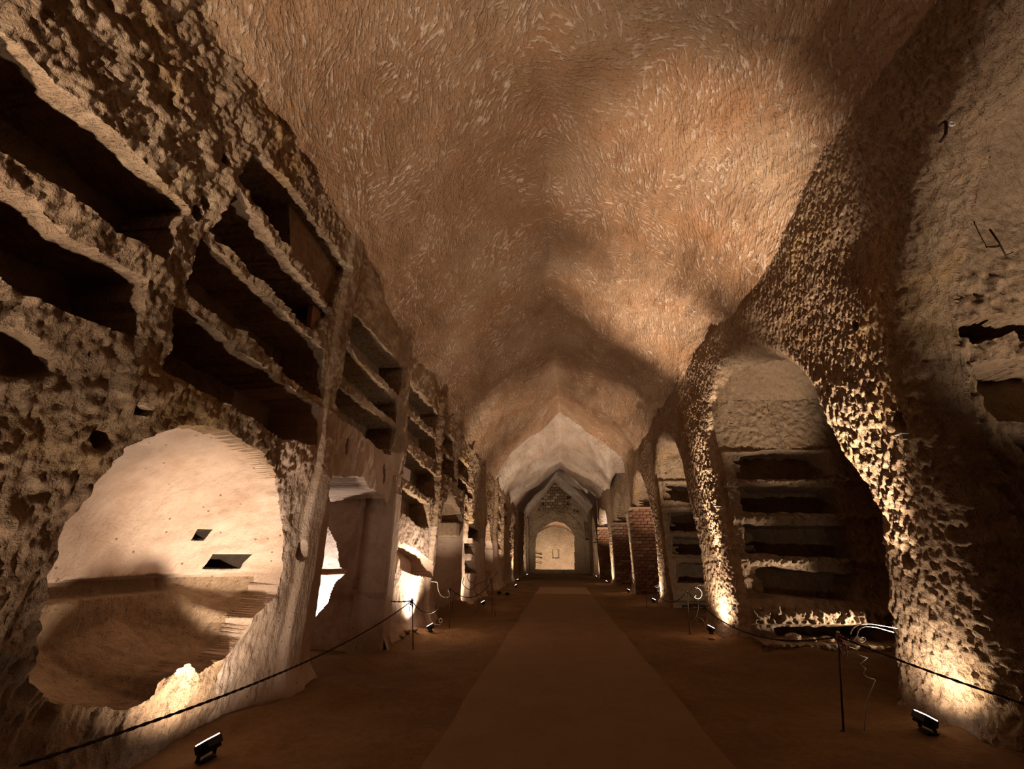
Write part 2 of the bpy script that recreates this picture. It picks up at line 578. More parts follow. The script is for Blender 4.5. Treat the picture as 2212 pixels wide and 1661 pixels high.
ARC_A = [(3.48, 2.58), (3.2, 2.5), (3.03, 2.38), (2.86, 2.24), (2.78, 2.12), (2.73, 1.83), (2.69, 1.62), (2.69, 1.36), (2.71, 1.2), (2.77, 1.02), (2.84, 0.89), (2.94, 0.73), (3.12, 0.62), (3.41, 0.52), (3.67, 0.44), (3.87, 0.43), (3.95, 0.54), (4.08, 0.60), (4.2, 0.64), (4.3, .56), (4.39, 0.53), (4.52, .55), (4.68, 0.62), (4.82, 0.74), (4.88, 0.9), (5.05, 1.0), (5.15, 1.12), (5.18, 1.37), (5.10, 1.62), (4.99, 1.85), (4.83, 2.10), (4.63, 2.31), (4.44, 2.44), (4.23, 2.53), (3.84, 2.6)]
REC_L2 = [(6.1, -.6), (6.08, 1.0), (5.96, 2.2), (5.72, 2.42), (5.8, 2.55), (6.27, 2.6), (6.89, 2.71), (7.2, 2.58), (7.9, 2.56), (8.3, 2.3), (8.33, 1.2), (8.25, -.6)]
REC_E = [(12.19, -.6), (11.9, 1.2), (11.77, 2.37), (12.1, 2.45), (12.3, 2.9), (13.04, 3.3), (13.9, 3.2), (14.6, 2.9), (14.95, 2.4), (15.05, 1), (15.0, -.6)]
REC_G = [(19.6, -.6), (19.35, 2.35), (19.8, 2.9), (20.3, 3.05), (21.2, 2.7), (22.0, 2.0), (22.2, -.6)]
RECS_L = [(REC_L2, 1.9), (REC_E, 1.0), (REC_G, .8)]
HOLES_L = [(2.68, 2.26, .06, .07), (2.87, 2.54, .05, .04), (5.45, 1.57, .05, .1), (2.93, 4.62, .05, .06), (2.88, 4.45, .05, .07), (2.97, 5.2, .035, .05), (2.05, 2.62, .2, .12), (7.9, 2.95, .05, .18), (8.45, 2.15, .06, .14), (6.25, 3.05, .05, .12), (9.0, 1.35, .07, .25), (11.6, 2.4, .07, .25)]


def wall_left():
    ys = np.concatenate([np.linspace(-4, 1.2, 40)[:-1], spaced(1.2, 47.4, 0.0155, 0.0034)])
    nz = 400
    tz = np.linspace(-0.04, 1, nz)
    Y, T = np.meshgrid(ys, tz, indexing='ij')
    Z = T * (ZL(Y) + 0.42)
    P = np.stack([0 * Y, Y, Z], -1).reshape(-1, 3)
    sh = Y.shape
    # rougher where the cut is raw, smoother on the plastered bays
    smooth_bay = ss(5.0, 5.5, Y) * (1 - 0.75 * ss(8.3, 9, Y))
    rough = 1 - 0.75 * smooth_bay
    rough = rough * (1 - 0.55 * ss(4.55, 4.9, Y) * (1 - ss(2.2, 2.7, Z)))
    big = fbm(P * 0.6, 3).reshape(sh) * 0.10
    Q = P @ np.array([[1, 0, 0], [0, 0.92, -0.39], [0, 0.39, 0.92]]).T
    mid = fbm(Q * np.array([3, 5.5, 3.2]), 3).reshape(sh)
    mid = np.maximum(mid, -0.35) * 0.055
    fin = fbm(Q * np.array([9, 22, 12]), 2).reshape(sh) * 0.022
    D = -(big * (.4 + .6 * rough) + (mid + fin) * rough)
    # pilaster strips between the bays
    for yc, hw, up in ((5.62, .16, .06), (8.42, .15, .10), (11.36, .13, .11), (13.65, .10, .10), (16.1, .12, .12), (18.9, .25, .12), (22.8, .3, .16), (25.7, .14, .1), (28.5, .2, .14), (31.3, .14, .1), (34.1, .2, .14), (36.9, .14, .1), (39.7, .2, .14), (42.4, .15, .12), (45.2, .2, .2)):
        D -= up * ss(hw + .07, hw - .03, np.abs(Y - yc))
    jx = perlin(P * 5.1 + 3.3).reshape(sh) * .035 + perlin(P * 14 + 7.7).reshape(sh) * .015
    jy = perlin(P * 4.7 + 13.3).reshape(sh) * .035 + perlin(P * 13 + 1.7).reshape(sh) * .015
    back = fbm(P * 4, 2).reshape(sh) * .03
    zone = np.zeros(sh)
    aY, aZ = np.zeros(sh), np.zeros(sh)
    for poly, dep in LOC:
        s = poly_sdf(Y + jx, Z + jy, poly)
        m = snap(s, Y, Z, aY, aZ)
        inner = dep + back
        if dep == .45 and poly[0] == (3.21, 5.6):
            inner = np.where(Y + .4 * (Z - 5.3) > 4.35, .20, .62) + back * .5
        D = D * (1 - m) + inner * m
    s = sA = poly_sdf(Y + jx * .7, Z + jy * .7, ARC_A)
    s = s + 0
    R0 = .85
    q = np.clip(s / R0, 0, 1)
    dome = .08 + .97 * (1 - (1 - q) ** 2.4)
    low = .28 + .82 * (1 - (1 - np.clip(s / .5, 0, 1)) ** 2.2)
    ledge = 1.31 + .05 * (Y - 3.5) * .4 + .03 * perlin(P * 3).reshape(sh)
    body = np.where(Z > ledge, dome, np.minimum(np.maximum(low, dome), 1.0))
    groove = ss(ledge - .17, ledge - .15, Z) * ss(ledge + .005, ledge - .02, Z) * ss(5.0, 4.6, Y)
    body = body + .16 * groove
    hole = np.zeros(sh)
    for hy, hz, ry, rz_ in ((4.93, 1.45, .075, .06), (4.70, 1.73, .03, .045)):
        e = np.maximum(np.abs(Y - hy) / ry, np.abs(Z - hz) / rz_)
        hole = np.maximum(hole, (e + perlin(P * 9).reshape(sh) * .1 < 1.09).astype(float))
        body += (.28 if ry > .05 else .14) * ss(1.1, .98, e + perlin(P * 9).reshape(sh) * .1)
    m = snap(s, Y, Z, aY, aZ)
    D = D * (1 - m) + (body + perlin(P * np.array([1, 7, 4.5])).reshape(sh) * .012 + back * .3) * m
    zone[m > .5] = 1
    for poly, dep in RECS_L:
        s = poly_sdf(Y + jx * .5, Z + jy * .5, poly)
        m = snap(s, Y, Z, aY, aZ)
        D = D * (1 - m) + (dep + back) * m
    for hy, hz, ry, rz_ in HOLES_L:
        e = np.hypot((Y + jx * .6 - hy) / ry, (Z + jy * .6 - hz) / rz_)
        D += .22 * ss(1.15, .8, e)
    D += .14 * ss(2.2, 2.9, Y) * ss(5.6, 4.8, Y) * ss(1.3, .5, Z) * (D < .25)
    # debris slope at the foot of the wall
    D -= .22 * ss(.35, -.05, Z) * (1 - ss(2.2, 2.8, Y) * ss(5.7, 5.1, Y)) * (.5 + .8 * np.maximum(0, perlin(P * .9).reshape(sh))) * (D < .3)
    V = np.stack([-(WL + D), Y + aY, Z + aZ], -1).reshape(-1, 3)
    F = grid_faces(len(ys), nz)
    fx = V[F][:, :, 0]
    fc = V[F].mean(1)
    F = F[~((fx.max(1) - fx.min(1) > .25) & (fc[:, 1] > 7.9) & (fc[:, 1] < 8.42) & (fc[:, 2] < 2.5))]
    o = kind(link('wall_left', mesh_np('wall_left', V, F[:, ::-1], True, 55), M['wallL']))
    me = o.data
    ev = np.empty(len(me.edges) * 2, np.int32)
    me.edges.foreach_get('vertices', ev)
    inz = (sA > .012).reshape(-1)[ev.reshape(-1, 2)].all(1)
    at_ = me.attributes.get('sharp_edge')
    if at_ and len(zone.reshape(-1)) == len(me.vertices):
        sh_ = np.empty(len(me.edges), bool)
        at_.data.foreach_get('value', sh_)
        at_.data.foreach_set('value', sh_ & ~inz)
    o.data.materials.append(M['niche'])
    o.data.materials.append(M['chamber'])
    # smoothed plaster inside the arched niche and on the plastered bays
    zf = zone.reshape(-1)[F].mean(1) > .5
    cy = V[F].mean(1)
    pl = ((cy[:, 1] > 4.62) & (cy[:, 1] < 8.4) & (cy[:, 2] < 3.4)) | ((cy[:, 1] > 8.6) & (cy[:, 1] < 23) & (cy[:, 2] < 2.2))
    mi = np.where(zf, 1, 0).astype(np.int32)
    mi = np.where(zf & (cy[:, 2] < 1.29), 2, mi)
    mi = np.where((mi == 0) & pl, 1, mi)
    o.data.materials.append(M['hole_shade'])
    mi = np.where(hole.reshape(-1)[F].max(1) > .5, 3, mi).astype(np.int32)  # hole faces coloured dark in place of deep shade
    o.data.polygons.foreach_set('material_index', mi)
    return o


WALL_L = wall_left()

# ------------------------------------------------------------------ right wall: pillars between arched chambers
RND = .30
OPEN_R = [
    [(-1.6, -.6), (-1.6, 3.5), (-.9, 4.9), (.4, 5.75), (1.6, 5.8), (2.48, 5.52), (2.9, 5.28), (3.35, 5.12), (3.70, 4.84), (3.9, 4.52), (4.15, 4.2), (4.4, 3.7), (4.55, 2.8), (4.65, 1.5), (4.75, -.6)],
    [(6.08, -.6), (6.02, .5), (5.78, 1.3), (5.6, 1.9), (5.68, 2.3), (5.9, 2.65), (6.02, 3.2), (6.2, 3.8), (6.5, 4.25), (7.0, 4.65), (7.5, 4.9), (8.1, 5.05), (8.7, 5.0), (9.3, 4.6), (9.62, 3.9), (9.68, 2.5), (9.68, 1.1), (9.7, -.6)],
    [(11.85, -.6), (11.75, .8), (11.6, 1.7), (11.75, 2.6), (11.95, 3.3), (12.1, 3.85), (12.5, 4.4), (13.0, 4.75), (13.6, 4.92), (14.3, 5.02), (14.95, 4.85), (15.6, 4.1), (15.75, 3), (15.8, -.6)],
    [(17.3, -.6), (17.0, 1), (16.95, 2.5), (17.4, 3.4), (17.95, 4.2), (18.5, 4.6), (19.1, 4.75), (20.0, 4.6), (20.6, 4.1), (21.05, 3.4), (21.1, -.6)],
    [(23.4, -.6), (23.0, 1), (22.95, 2.8), (23.6, 3.8), (24.4, 4.5), (25.2, 4.7), (26.4, 4.6), (27.3, 4.2), (27.8, 3.4), (27.85, -.6)],
    [(30.6, -.6), (30.2, 1), (30.25, 3.2), (30.7, 4.1), (31.8, 4.7), (33.2, 4.8), (34.6, 4.6), (35.5, 4.0), (35.8, 3), (35.8, -.6)],
    [(38.2, -.6), (38.0, 3), (38.8, 4.1), (40, 4.6), (41.3, 4.5), (42.2, 3.8), (42.4, -.6)],
]
HOLES_R = [(4.95, 4.03, .05, .06), (4.78, 2.8, .08, .10), (5.3, 1.5, .06, .1), (10.4, 3.0, .05, .05), (10.8, 1.9, .05, .06), (10.2, 1.35, .03, .05)]


def wall_right():
    ys = np.concatenate([np.linspace(-4, 2.0, 40)[:-1], spaced(2.0, 47.4, 0.0145, 0.0034)])
    nz = 400
    tz = np.linspace(-0.04, 1, nz)
    Y, T = np.meshgrid(ys, tz, indexing='ij')
    Z = T * (ZR(Y) + 0.42)
    sh = Y.shape
    P = np.stack([0 * Y, Y, Z], -1).reshape(-1, 3)
    big = fbm(P * 0.5, 3).reshape(sh) * 0.055
    Q = P @ np.array([[1, 0, 0], [0, 0.88, 0.47], [0, -0.47, 0.88]]).T
    g1 = fbm(Q * np.array([3, 15.0, 7.0]), 3).reshape(sh)
    cut = np.maximum(g1, -.25)
    pit = np.minimum(0, fbm(P * np.array([3, 21, 13.0]) + 4.4, 2).reshape(sh) + .08)
    low = ss(4.2, 2.6, Z)
    amp = .35 + .65 * low
    D = -(big + (cut * .036 + pit * .055) * amp + fbm(P * 30, 2).reshape(sh) * .009)
    D *= (1 - .5 * ss(9.5, 14, Y))
    jx = perlin(P * 4.1 + 3.3).reshape(sh) * .04
    jy = perlin(P * 4.7 + 13.3).reshape(sh) * .04
    keep = np.ones(sh, bool)
    for k, poly in enumerate(OPEN_R):
        s = poly_sdf(Y + jx, Z + jy, poly, 1.0)
        rr = RND
        t = np.clip((s + rr * .6) / rr, 0, 1.0)
        D = D + rr * 1.5 * (1 - np.sqrt(np.clip(1 - t * t, 0, 1)))
        keep &= ~(s > rr * .45)
    for hy, hz, ry, rz_ in HOLES_R:
        e = np.hypot((Y + jx - hy) / ry, (Z + jy - hz) / rz_)
        D += .25 * ss(1.15, .8, e)
    D -= .12 * ss(.3, -.05, Z) * (D < .4)
    V = np.stack([WR(Y) + D, Y, Z], -1).reshape(-1, 3)
    F = grid_faces(len(ys), nz, keep.reshape(-1))
    used = np.unique(F)
    re = np.full(len(V), -1)
    re[used] = np.arange(len(used))
    return kind(link('wall_right', mesh_np('wall_right', V[used], re[F], True, 60), M['wallR']))


WALL_R = wall_right()


def panel(name, y0, x0, x1, z1, n, locs, mat, parent, rough=.03, z0=-.1, side=1, dome=None, step=None):
    """a cross wall facing the camera (towards -y); loculi cut into it"""
    nx = max(8, int((x1 - x0) / n))
    nz = max(8, int((z1 - z0) / n))
    X, Z = np.meshgrid(np.linspace(x0, x1, nx), np.linspace(z0, z1, nz), indexing='ij')
    sh = X.shape
    P = np.stack([X, 0 * X + y0, Z], -1).reshape(-1, 3)
    D = -(fbm(P * np.array([1, 1, 1]) * .8, 3).reshape(sh) * .05 + fbm(P * np.array([9, 3, 9]), 3).reshape(sh) * rough)
    jx = perlin(P * 5.1 + 3.3).reshape(sh) * .04 + perlin(P * 15).reshape(sh) * .015
    jy = perlin(P * 4.7 + 13.3).reshape(sh) * .035 + perlin(P * 17).reshape(sh) * .012
    aX, aZ = np.zeros(sh), np.zeros(sh)
    if step is not None:
        D = step(X, Z, D, P)
    for poly, dep in locs:
        s = poly_sdf(X + jx, Z + jy, poly)
        m = snap(s, X, Z, aX, aZ)
        D = D * (1 - m) + (dep + fbm(P * 3, 2).reshape(sh) * .04) * m
    V = np.stack([X + aX, y0 + D, Z + aZ], -1).reshape(-1, 3)
    return kind(link(name, mesh_np(name, V, grid_faces(nx, nz), True, 55), mat, parent))


def chamber(ya, yb, x0, x1, ztop, zs, mat, parent, far=False):
    """barrel-vaulted shell of a side chamber: near wall, vault, back wall"""
    n, m = 60, 40
    path = [(ya, -.1)] + [(ya, z) for z in np.linspace(.2, zs, 8)]
    yc, hw = (ya + yb) / 2, (yb - ya) / 2
    path += [(yc - hw * math.cos(a), zs + (ztop - zs) * math.sin(a)) for a in np.linspace(.08, math.pi, 40)]
    pa = np.array(path)
    xs = np.linspace(x0, x1, m)
    X = np.repeat(xs[None, :], len(pa), 0)
    Yv = np.repeat(pa[:, 0][:, None], m, 1)
    Zv = np.repeat(pa[:, 1][:, None], m, 1)
    P = np.stack([X, Yv, Zv], -1).reshape(-1, 3)
    d = fbm(P * 1.3, 3) * .08
    V = P + np.stack([0 * d, 0 * d, d], -1)
    kind(link('chamber_vault', mesh_np('chamber_vault', V, grid_faces(len(pa), m)), mat, parent))
    Yb, Zb = np.meshgrid(np.linspace(ya - .2, yb + .2, 40), np.linspace(-.1, ztop + .2, 40), indexing='ij')
    P = np.stack([0 * Yb + x1 - .05 * np.sign(x1), Yb, Zb], -1).reshape(-1, 3)
    P[:, 0] += fbm(P * 1.5, 3) * .08
    kind(link('chamber_back', mesh_np('chamber_back', P, grid_faces(40, 40)), mat, parent))


# chamber two on the right, five stacked loculi on its far wall
K2 = [
    ([(3.52, 3.46), (3.93, 3.50), (4.36, 3.55), (4.6, 3.58), (4.85, 3.56), (5.17, 3.50), (5.4, 3.46), (5.4, 2.92), (3.6, 2.93)], .75),
    ([(3.60, 2.80), (4.4, 2.80), (5.45, 2.75), (5.45, 2.27), (3.6, 2.32)], .75),
    ([(3.55, 2.11), (4.09, 2.06), (4.76, 2.05), (5.45, 2.06), (5.5, 1.66), (5.45, 1.46), (3.52, 1.56)], .75),
    ([(3.56, 1.36), (4.04, 1.33), (4.45, 1.28), (4.85, 1.23), (5.45, 1.23), (5.3, .74), (4.0, .82), (3.52, .88)], .75),
    ([(3.75, .33), (4.6, .36), (5.5, .34), (5.5, .15), (3.8, .14)], .6),
]


def step2(X, Z, D, P):
    sh = X.shape
    # the lunette above stands back; rubble beds in front of each shelf swell forward
    D = D + .10 * ss(3.50, 3.58, Z)
    for zc in (2.88, 2.2, 1.44):
        D -= .10 * ss(.10, .0, np.abs(Z - zc)) * (1 + 1.0 * fbm(P * 14, 2).reshape(sh))
    D -= (.18 * ss(.85, .55, Z) + .07 * np.sin(np.clip((Z - .35) / .45, 0, 1) * math.pi)) * ss(.36, .42, Z) * (1 + .25 * fbm(P * 9, 3).reshape(sh))
    D -= .40 * ss(.17, .13, Z)
    cr = np.abs(X - 4.62 - .1 * np.sin(Z * 2.3)) < .02
    D += .04 * cr * (Z > 3.55)
    return D


panel('chamber_wall', 9.33, 3.38, 6.3, 6.0, .017, K2, M['chamber'], WALL_R, .03, step=step2)
chamber(5.75, 9.6, 3.85, 6.3, 5.75, 3.9, M['chamber'], WALL_R)
K3 = [
    ([(3.54, 3.84), (4.8, 3.77), (4.8, 3.14), (3.52, 3.28)], .75),
    ([(3.60, 2.88), (4.8, 2.89), (4.8, 2.24), (3.62, 2.29)], .75),
    ([(3.65, 2.13), (4.9, 2.08), (4.9, 1.54), (3.61, 1.58)], .75),
    ([(3.68, 1.32), (4.9, 1.3), (4.9, .74), (3.62, .74)], .75),
    ([(3.7, .22), (4.9, .22), (4.9, .05), (3.7, .05)], .5),
]


def step3(X, Z, D, P):
    D = D + .08 * ss(3.9, 3.95, Z)
    for zc in (3.0, 2.2, 1.44):
        D -= .06 * ss(.10, .0, np.abs(Z - zc))
    return D - .15 * ss(.75, .45, Z) * ss(.2, .26, Z)


panel('chamber_wall', 15.52, 3.42, 6.0, 6.0, .03, K3, M['chamber'], WALL_R, .02, step=step3)
chamber(11.5, 15.9, 3.75, 6.0, 5.7, 3.9, M['chamber'], WALL_R)
# chamber one, beside the camera: far wall with loculi and a broad lunette
K1 = [
    ([(4.36, 3.86), (4.55, 3.92), (4.95, 3.98), (6.0, 4.0), (6.0, 3.55), (4.95, 3.55), (4.93, 3.74), (4.5, 3.62), (4.38, 3.7)], .6),
    ([(4.36, 3.42), (4.9, 3.46), (6.2, 3.46), (6.2, 2.72), (4.45, 2.76), (4.38, 2.9)], .7),
    ([(4.48, 2.62), (4.9, 2.66), (6.2, 2.66), (6.2, 1.9), (4.62, 1.95), (4.55, 2.3)], .7),
    ([(4.75, 1.75), (6.2, 1.75), (6.2, 1.1), (4.8, 1.1)], .7),
    ([(4.0, 4.26), (4.1, 4.28), (4.1, 4.42), (4.01, 4.40)], .35),
    ([(4.16, 4.12), (4.36, 4.08), (4.36, 4.28), (4.14, 4.30)], .35),
]


def step1(X, Z, D, P):
    sh = X.shape
    D -= .16 * ss(4.30, 4.36, Z) * ss(4.62, 4.40, Z) * ss(4.42, 4.36, X)
    D -= .05 * fbm(P * np.array([11, 3, 6.0]), 2).reshape(sh) * ss(4.9, 4.2, Z)
    return D


panel('chamber_wall', 4.70, 3.85, 6.5, 8.3, .017, K1, M['chamber'], WALL_R, .016, step=step1)
chamber(-1.7, 4.75, 3.9, 6.5, 7.6, 4.6, M['chamber'], WALL_R)


# chambers closed by brick
def bricks(y, x0, x1, z0, z1, bh, bw, joint, parent, rz):
    meshes = []
    for k in range(4):
        bm = bmesh.new()
        add_box(bm, (0, 0, 0), (bw - joint, .10, bh - joint))
        for v in bm.verts:
            v.co += Vector((random.uniform(-1, 1) * .006, random.uniform(-1, 1) * .008, random.uniform(-1, 1) * .004))
        me = bpy.data.meshes.new('brick')
        bm.to_mesh(me)
        bm.free()
        me.materials.append(M['brick%d' % (1 + k % 3)] if k < 3 else M['brick1'])
        meshes.append(me)
    row = 0
    z = z0 + bh / 2
    cnt = 0
    while z < z1:
        x = x0 + bw / 2 + (0 if row % 2 else -bw / 2)
        while x < x1 + bw / 2:
            if cnt >= 296:
                return
            b = bpy.data.objects.new('brick', meshes[random.choices((0, 1, 2, 3), (3, 3, 1.0 if z > 1.2 else 2.5, 3))[0]])
            b.location = (x, y + random.uniform(-.018, .012), z)
            b.rotation_euler = (random.uniform(-.02, .02), random.uniform(-.012, .012), random.uniform(-.03, .03))
            b.parent = parent
            COL.objects.link(b)
            cnt += 1
            x += bw
        z += bh
        row += 1


def brick_infill(y, x0, x1, ztop, bh, bw, label):
    t = thing('brick_infill', label, 'brick wall', (0, 0, 0))
    bm = bmesh.new()
    add_box(bm, ((x0 + x1) / 2 + .3, y + .16, ztop / 2 - .05), (x1 - x0 + .9, .26, ztop + .1))
    bm_obj('mortar_bed', bm, M['mortar'], t)
    bm = bmesh.new()
    add_box(bm, ((x0 + x1) / 2 + .3, y + .14, ztop + .04), (x1 - x0 + .9, .42, .10))
    bm_obj('sill', bm, M['stone'], t, bevel=.015)
    bricks(y, x0, x1, 0.0, ztop, bh, bw, .022, t, 0)
    return t


brick_infill(20.85, 3.3, 4.6, 3.5, .135, .30, 'red brick infill with a stone sill closing the widest of the brick bays')
brick_infill(27.6, 3.25, 4.45, 3.3, .15, .32, 'red brick infill of the second brick bay, darkest of the three')
brick_infill(35.5, 3.05, 4.15, 3.5, .16, .34, 'red brick infill of the farthest brick bay, under a pale lunette')
for (ya, yb, x1) in ((16.8, 21.3, 5.6), (22.8, 28.0, 5.6), (30.0, 36.0, 5.6), (37.8, 42.6, 5.4)):
    chamber(ya, yb, 3.75, x1, 5.3, 3.6, M['chamber'], WALL_R)
panel('chamber_wall', 21.08, 3.3, 5.6, 5.6, .05, [], M['chamber'], WALL_R, .02)
panel('chamber_wall', 27.85, 3.2, 5.6, 5.6, .06, [], M['chamber'], WALL_R, .02)
panel('chamber_wall', 35.75, 3.0, 5.6, 5.6, .06, [], M['lime'], WALL_R, .02)
panel('chamber_wall', 42.4, 3.0, 5.4, 5.4, .08, [], M['chamber'], WALL_R, .02)


# left recess with the lit room behind its far wall
def facade():
    n = .016
    X, Z = np.meshgrid(np.arange(-5.3, -3.05, n), np.arange(-.1, 2.95, n), indexing='ij')
    sh = X.shape
    P = np.stack([X, 0 * X, Z], -1).reshape(-1, 3)
    D = fbm(P * 1.2, 3).reshape(sh) * .04 + fbm(P * 7, 3).reshape(sh) * .012
    D -= .05 * ss(.05, .03, np.abs(X + 3.62)) * ss(.95, 1.05, Z) - .10 * ss(.95, .75, Z) * .5
    arch = [(-5.2, 2.2), (-4.9, 2.38), (-4.62, 2.30), (-4.31, 2.04), (-4.08, 1.73), (-3.97, 1.40), (-3.95, 1.32), (-3.82, 1.27), (-3.84, 1.22), (-3.99, 1.09), (-4.06, .90), (-4.11, .75), (-4.29, .53), (-4.6, .30), (-5.2, .2)]
    jx = perlin(P * 6).reshape(sh) * .02
    s = poly_sdf(X + jx, Z + jx, arch)
    top = [(-5.4, 2.47), (-4.52, 2.47), (-4.1, 2.50), (-3.86, 2.58), (-3.62, 2.72), (-3.58, 2.9), (-3.8, 3.3), (-5.4, 3.3)]
    s2 = poly_sdf(X + jx, Z + jx, top)
    keep = ((s < .0) & (s2 < 0)).reshape(-1)
    outs = []
    for off in (0, .22):
        outs.append(np.stack([X, 8.20 + D + off, Z], -1).reshape(-1, 3))
    F = grid_faces(*sh, keep)
    # close the cut edges between the two skins
    E = np.concatenate([F[:, [0, 1]], F[:, [1, 2]], F[:, [2, 3]], F[:, [3, 0]]])
    key = np.sort(E, 1)
    k1 = key[:, 0].astype(np.int64) * 10 ** 7 + key[:, 1]
    u, ix, c = np.unique(k1, return_index=True, return_counts=True)
    B = E[ix[c == 1]]
    nv = len(outs[0])
    Q = np.concatenate([F, F + nv, np.stack([B[:, 0], B[:, 1], B[:, 1] + nv, B[:, 0] + nv], 1)])
    V = np.concatenate(outs)
    used = np.unique(Q)
    re = np.full(len(V), -1)
    re[used] = np.arange(len(used))
    kind(link('chamber_wall', mesh_np('chamber_wall', V[used], re[Q]), M['niche'], WALL_L))
    kind(panel('chamber_back', 9.35, -5.6, -3.5, 3.6, .03, [], M['lime'], WALL_L, .01))
    # room shell: roof, outer side, near side
    bm = bmesh.new()
    add_box(bm, (-4.55, 7.5, 3.18), (2.6, 4.2, .25))
    add_box(bm, (-5.6, 7.5, 1.5), (.3, 4.2, 3.4))
    add_box(bm, (-3.62, 8.9, 1.4), (.08, 1.0, 3.4))
    bm_obj('chamber_shell', bm, M['lime'], WALL_L)
    bm = bmesh.new()
    add_box(bm, (-3.33, 8.40, 1.2), (.60, .36, 2.9))
    bm_obj('corner_pier', bm, M['niche'], WALL_L, bevel=.03)
    # broken masonry ledge crossing the lit arch
    bm = bmesh.new()
    for k in range(5):
        add_box(bm, (-5.0 + k * .28, 8.62 + random.uniform(-.02, .02), 1.24 + random.uniform(-.01, .01)), (.27, .25, .10), Matrix.Rotation(random.uniform(-.05, .05), 3, 'Y'))
    bm_obj('masonry_ledge', bm, M['brick2'], WALL_L, bevel=.012)


facade()
panel('chamber_wall', 14.85, -4.2, -3.1, 3.6, .03, [], M['niche'], WALL_L, .012)
bm = bmesh.new()
add_box(bm, (-3.52, 14.62, 2.32), (.62, .4, .42))
bm_obj('masonry_block', bm, M['stone'], WALL_L, bevel=.03)


# ------------------------------------------------------------------ floor and path
def floor():
    xs = np.concatenate([np.linspace(-6, -3.6, 14)[:-1], np.linspace(-3.6, 3.9, 150), np.linspace(3.9, 6.6, 26)[1:]])
    ys = np.concatenate([np.linspace(-4, 2.5, 12)[:-1], spaced(2.5, 63, .035, .009)])
    X, Y = np.meshgrid(xs, ys, indexing='ij')
    sh = X.shape
    P = np.stack([X, Y, 0 * X], -1).reshape(-1, 3)
    off = ss(1.25, 1.6, np.abs(X - .08))
    Z = (fbm(P * 1.1, 3).reshape(sh) * .05 + fbm(P * 5, 3).reshape(sh) * .018) * (.12 + .88 * off) - .012
    Z += .10 * ss(-2.2, -3.2, X) * (.5 + perlin(P * 1.3).reshape(sh)) + .06 * ss(2.9, 3.6, X)
    for bx, by, r, h in ((-2.75, 5.9, .6, .13), (-2.5, 14.2, .55, .22), (-2.9, 13.4, .7, .25), (-2.9, 9.5, .6, .10), (3.2, 9.6, .5, .1), (-2.45, 4.9, .5, .05)):
        Z += h * np.exp(-((X - bx) ** 2 + (Y - by) ** 2) / r ** 2 * 1.5) * (1 + .5 * perlin(P * 4).reshape(sh))
    V = np.stack([X, Y, Z], -1).reshape(-1, 3)
    kind(link('floor', mesh_np('floor', V, grid_faces(*sh)[:, ::-1]), M['floor']))


floor()


def path(name, y0, y1, z, mat, x0=-1.11, x1=1.27):
    n = int((y1 - y0) / .25)
    ys = np.linspace(y0, y1, n)
    V, F = [], []
    for i, y in enumerate(ys):
        a = .015 * math.sin(y * 1.7) + .01 * math.sin(y * 4.1)
        for x, zz in ((x0 + a, z - .05), (x0 + a + .012, z), (x1 - a * .7 - .012, z), (x1 - a * .7, z - .05)):
            V.append((x, y, zz))
    for i in range(n - 1):
        for k in range(3):
            F.append((i * 4 + k, i * 4 + k + 1, i * 4 + 5 + k, i * 4 + 4 + k))
    F = np.array(F)
    return kind(link(name, mesh_np(name, np.array(V), F, False), mat))


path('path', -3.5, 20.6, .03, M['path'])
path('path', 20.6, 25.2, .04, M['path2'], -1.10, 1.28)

# ------------------------------------------------------------------ end wall, tunnel beyond, farthest wall
END_OPEN = [(-3.41, -.6), (-3.41, 0.14), (-3.33, 3.16), (-3.04, 4.13), (-2.17, 5.08), (-1.21, 5.61), (-0.25, 5.88), (0.91, 5.6), (1.82, 4.91), (2.54, 3.79), (2.36, 0.16), (2.36, -.6)]


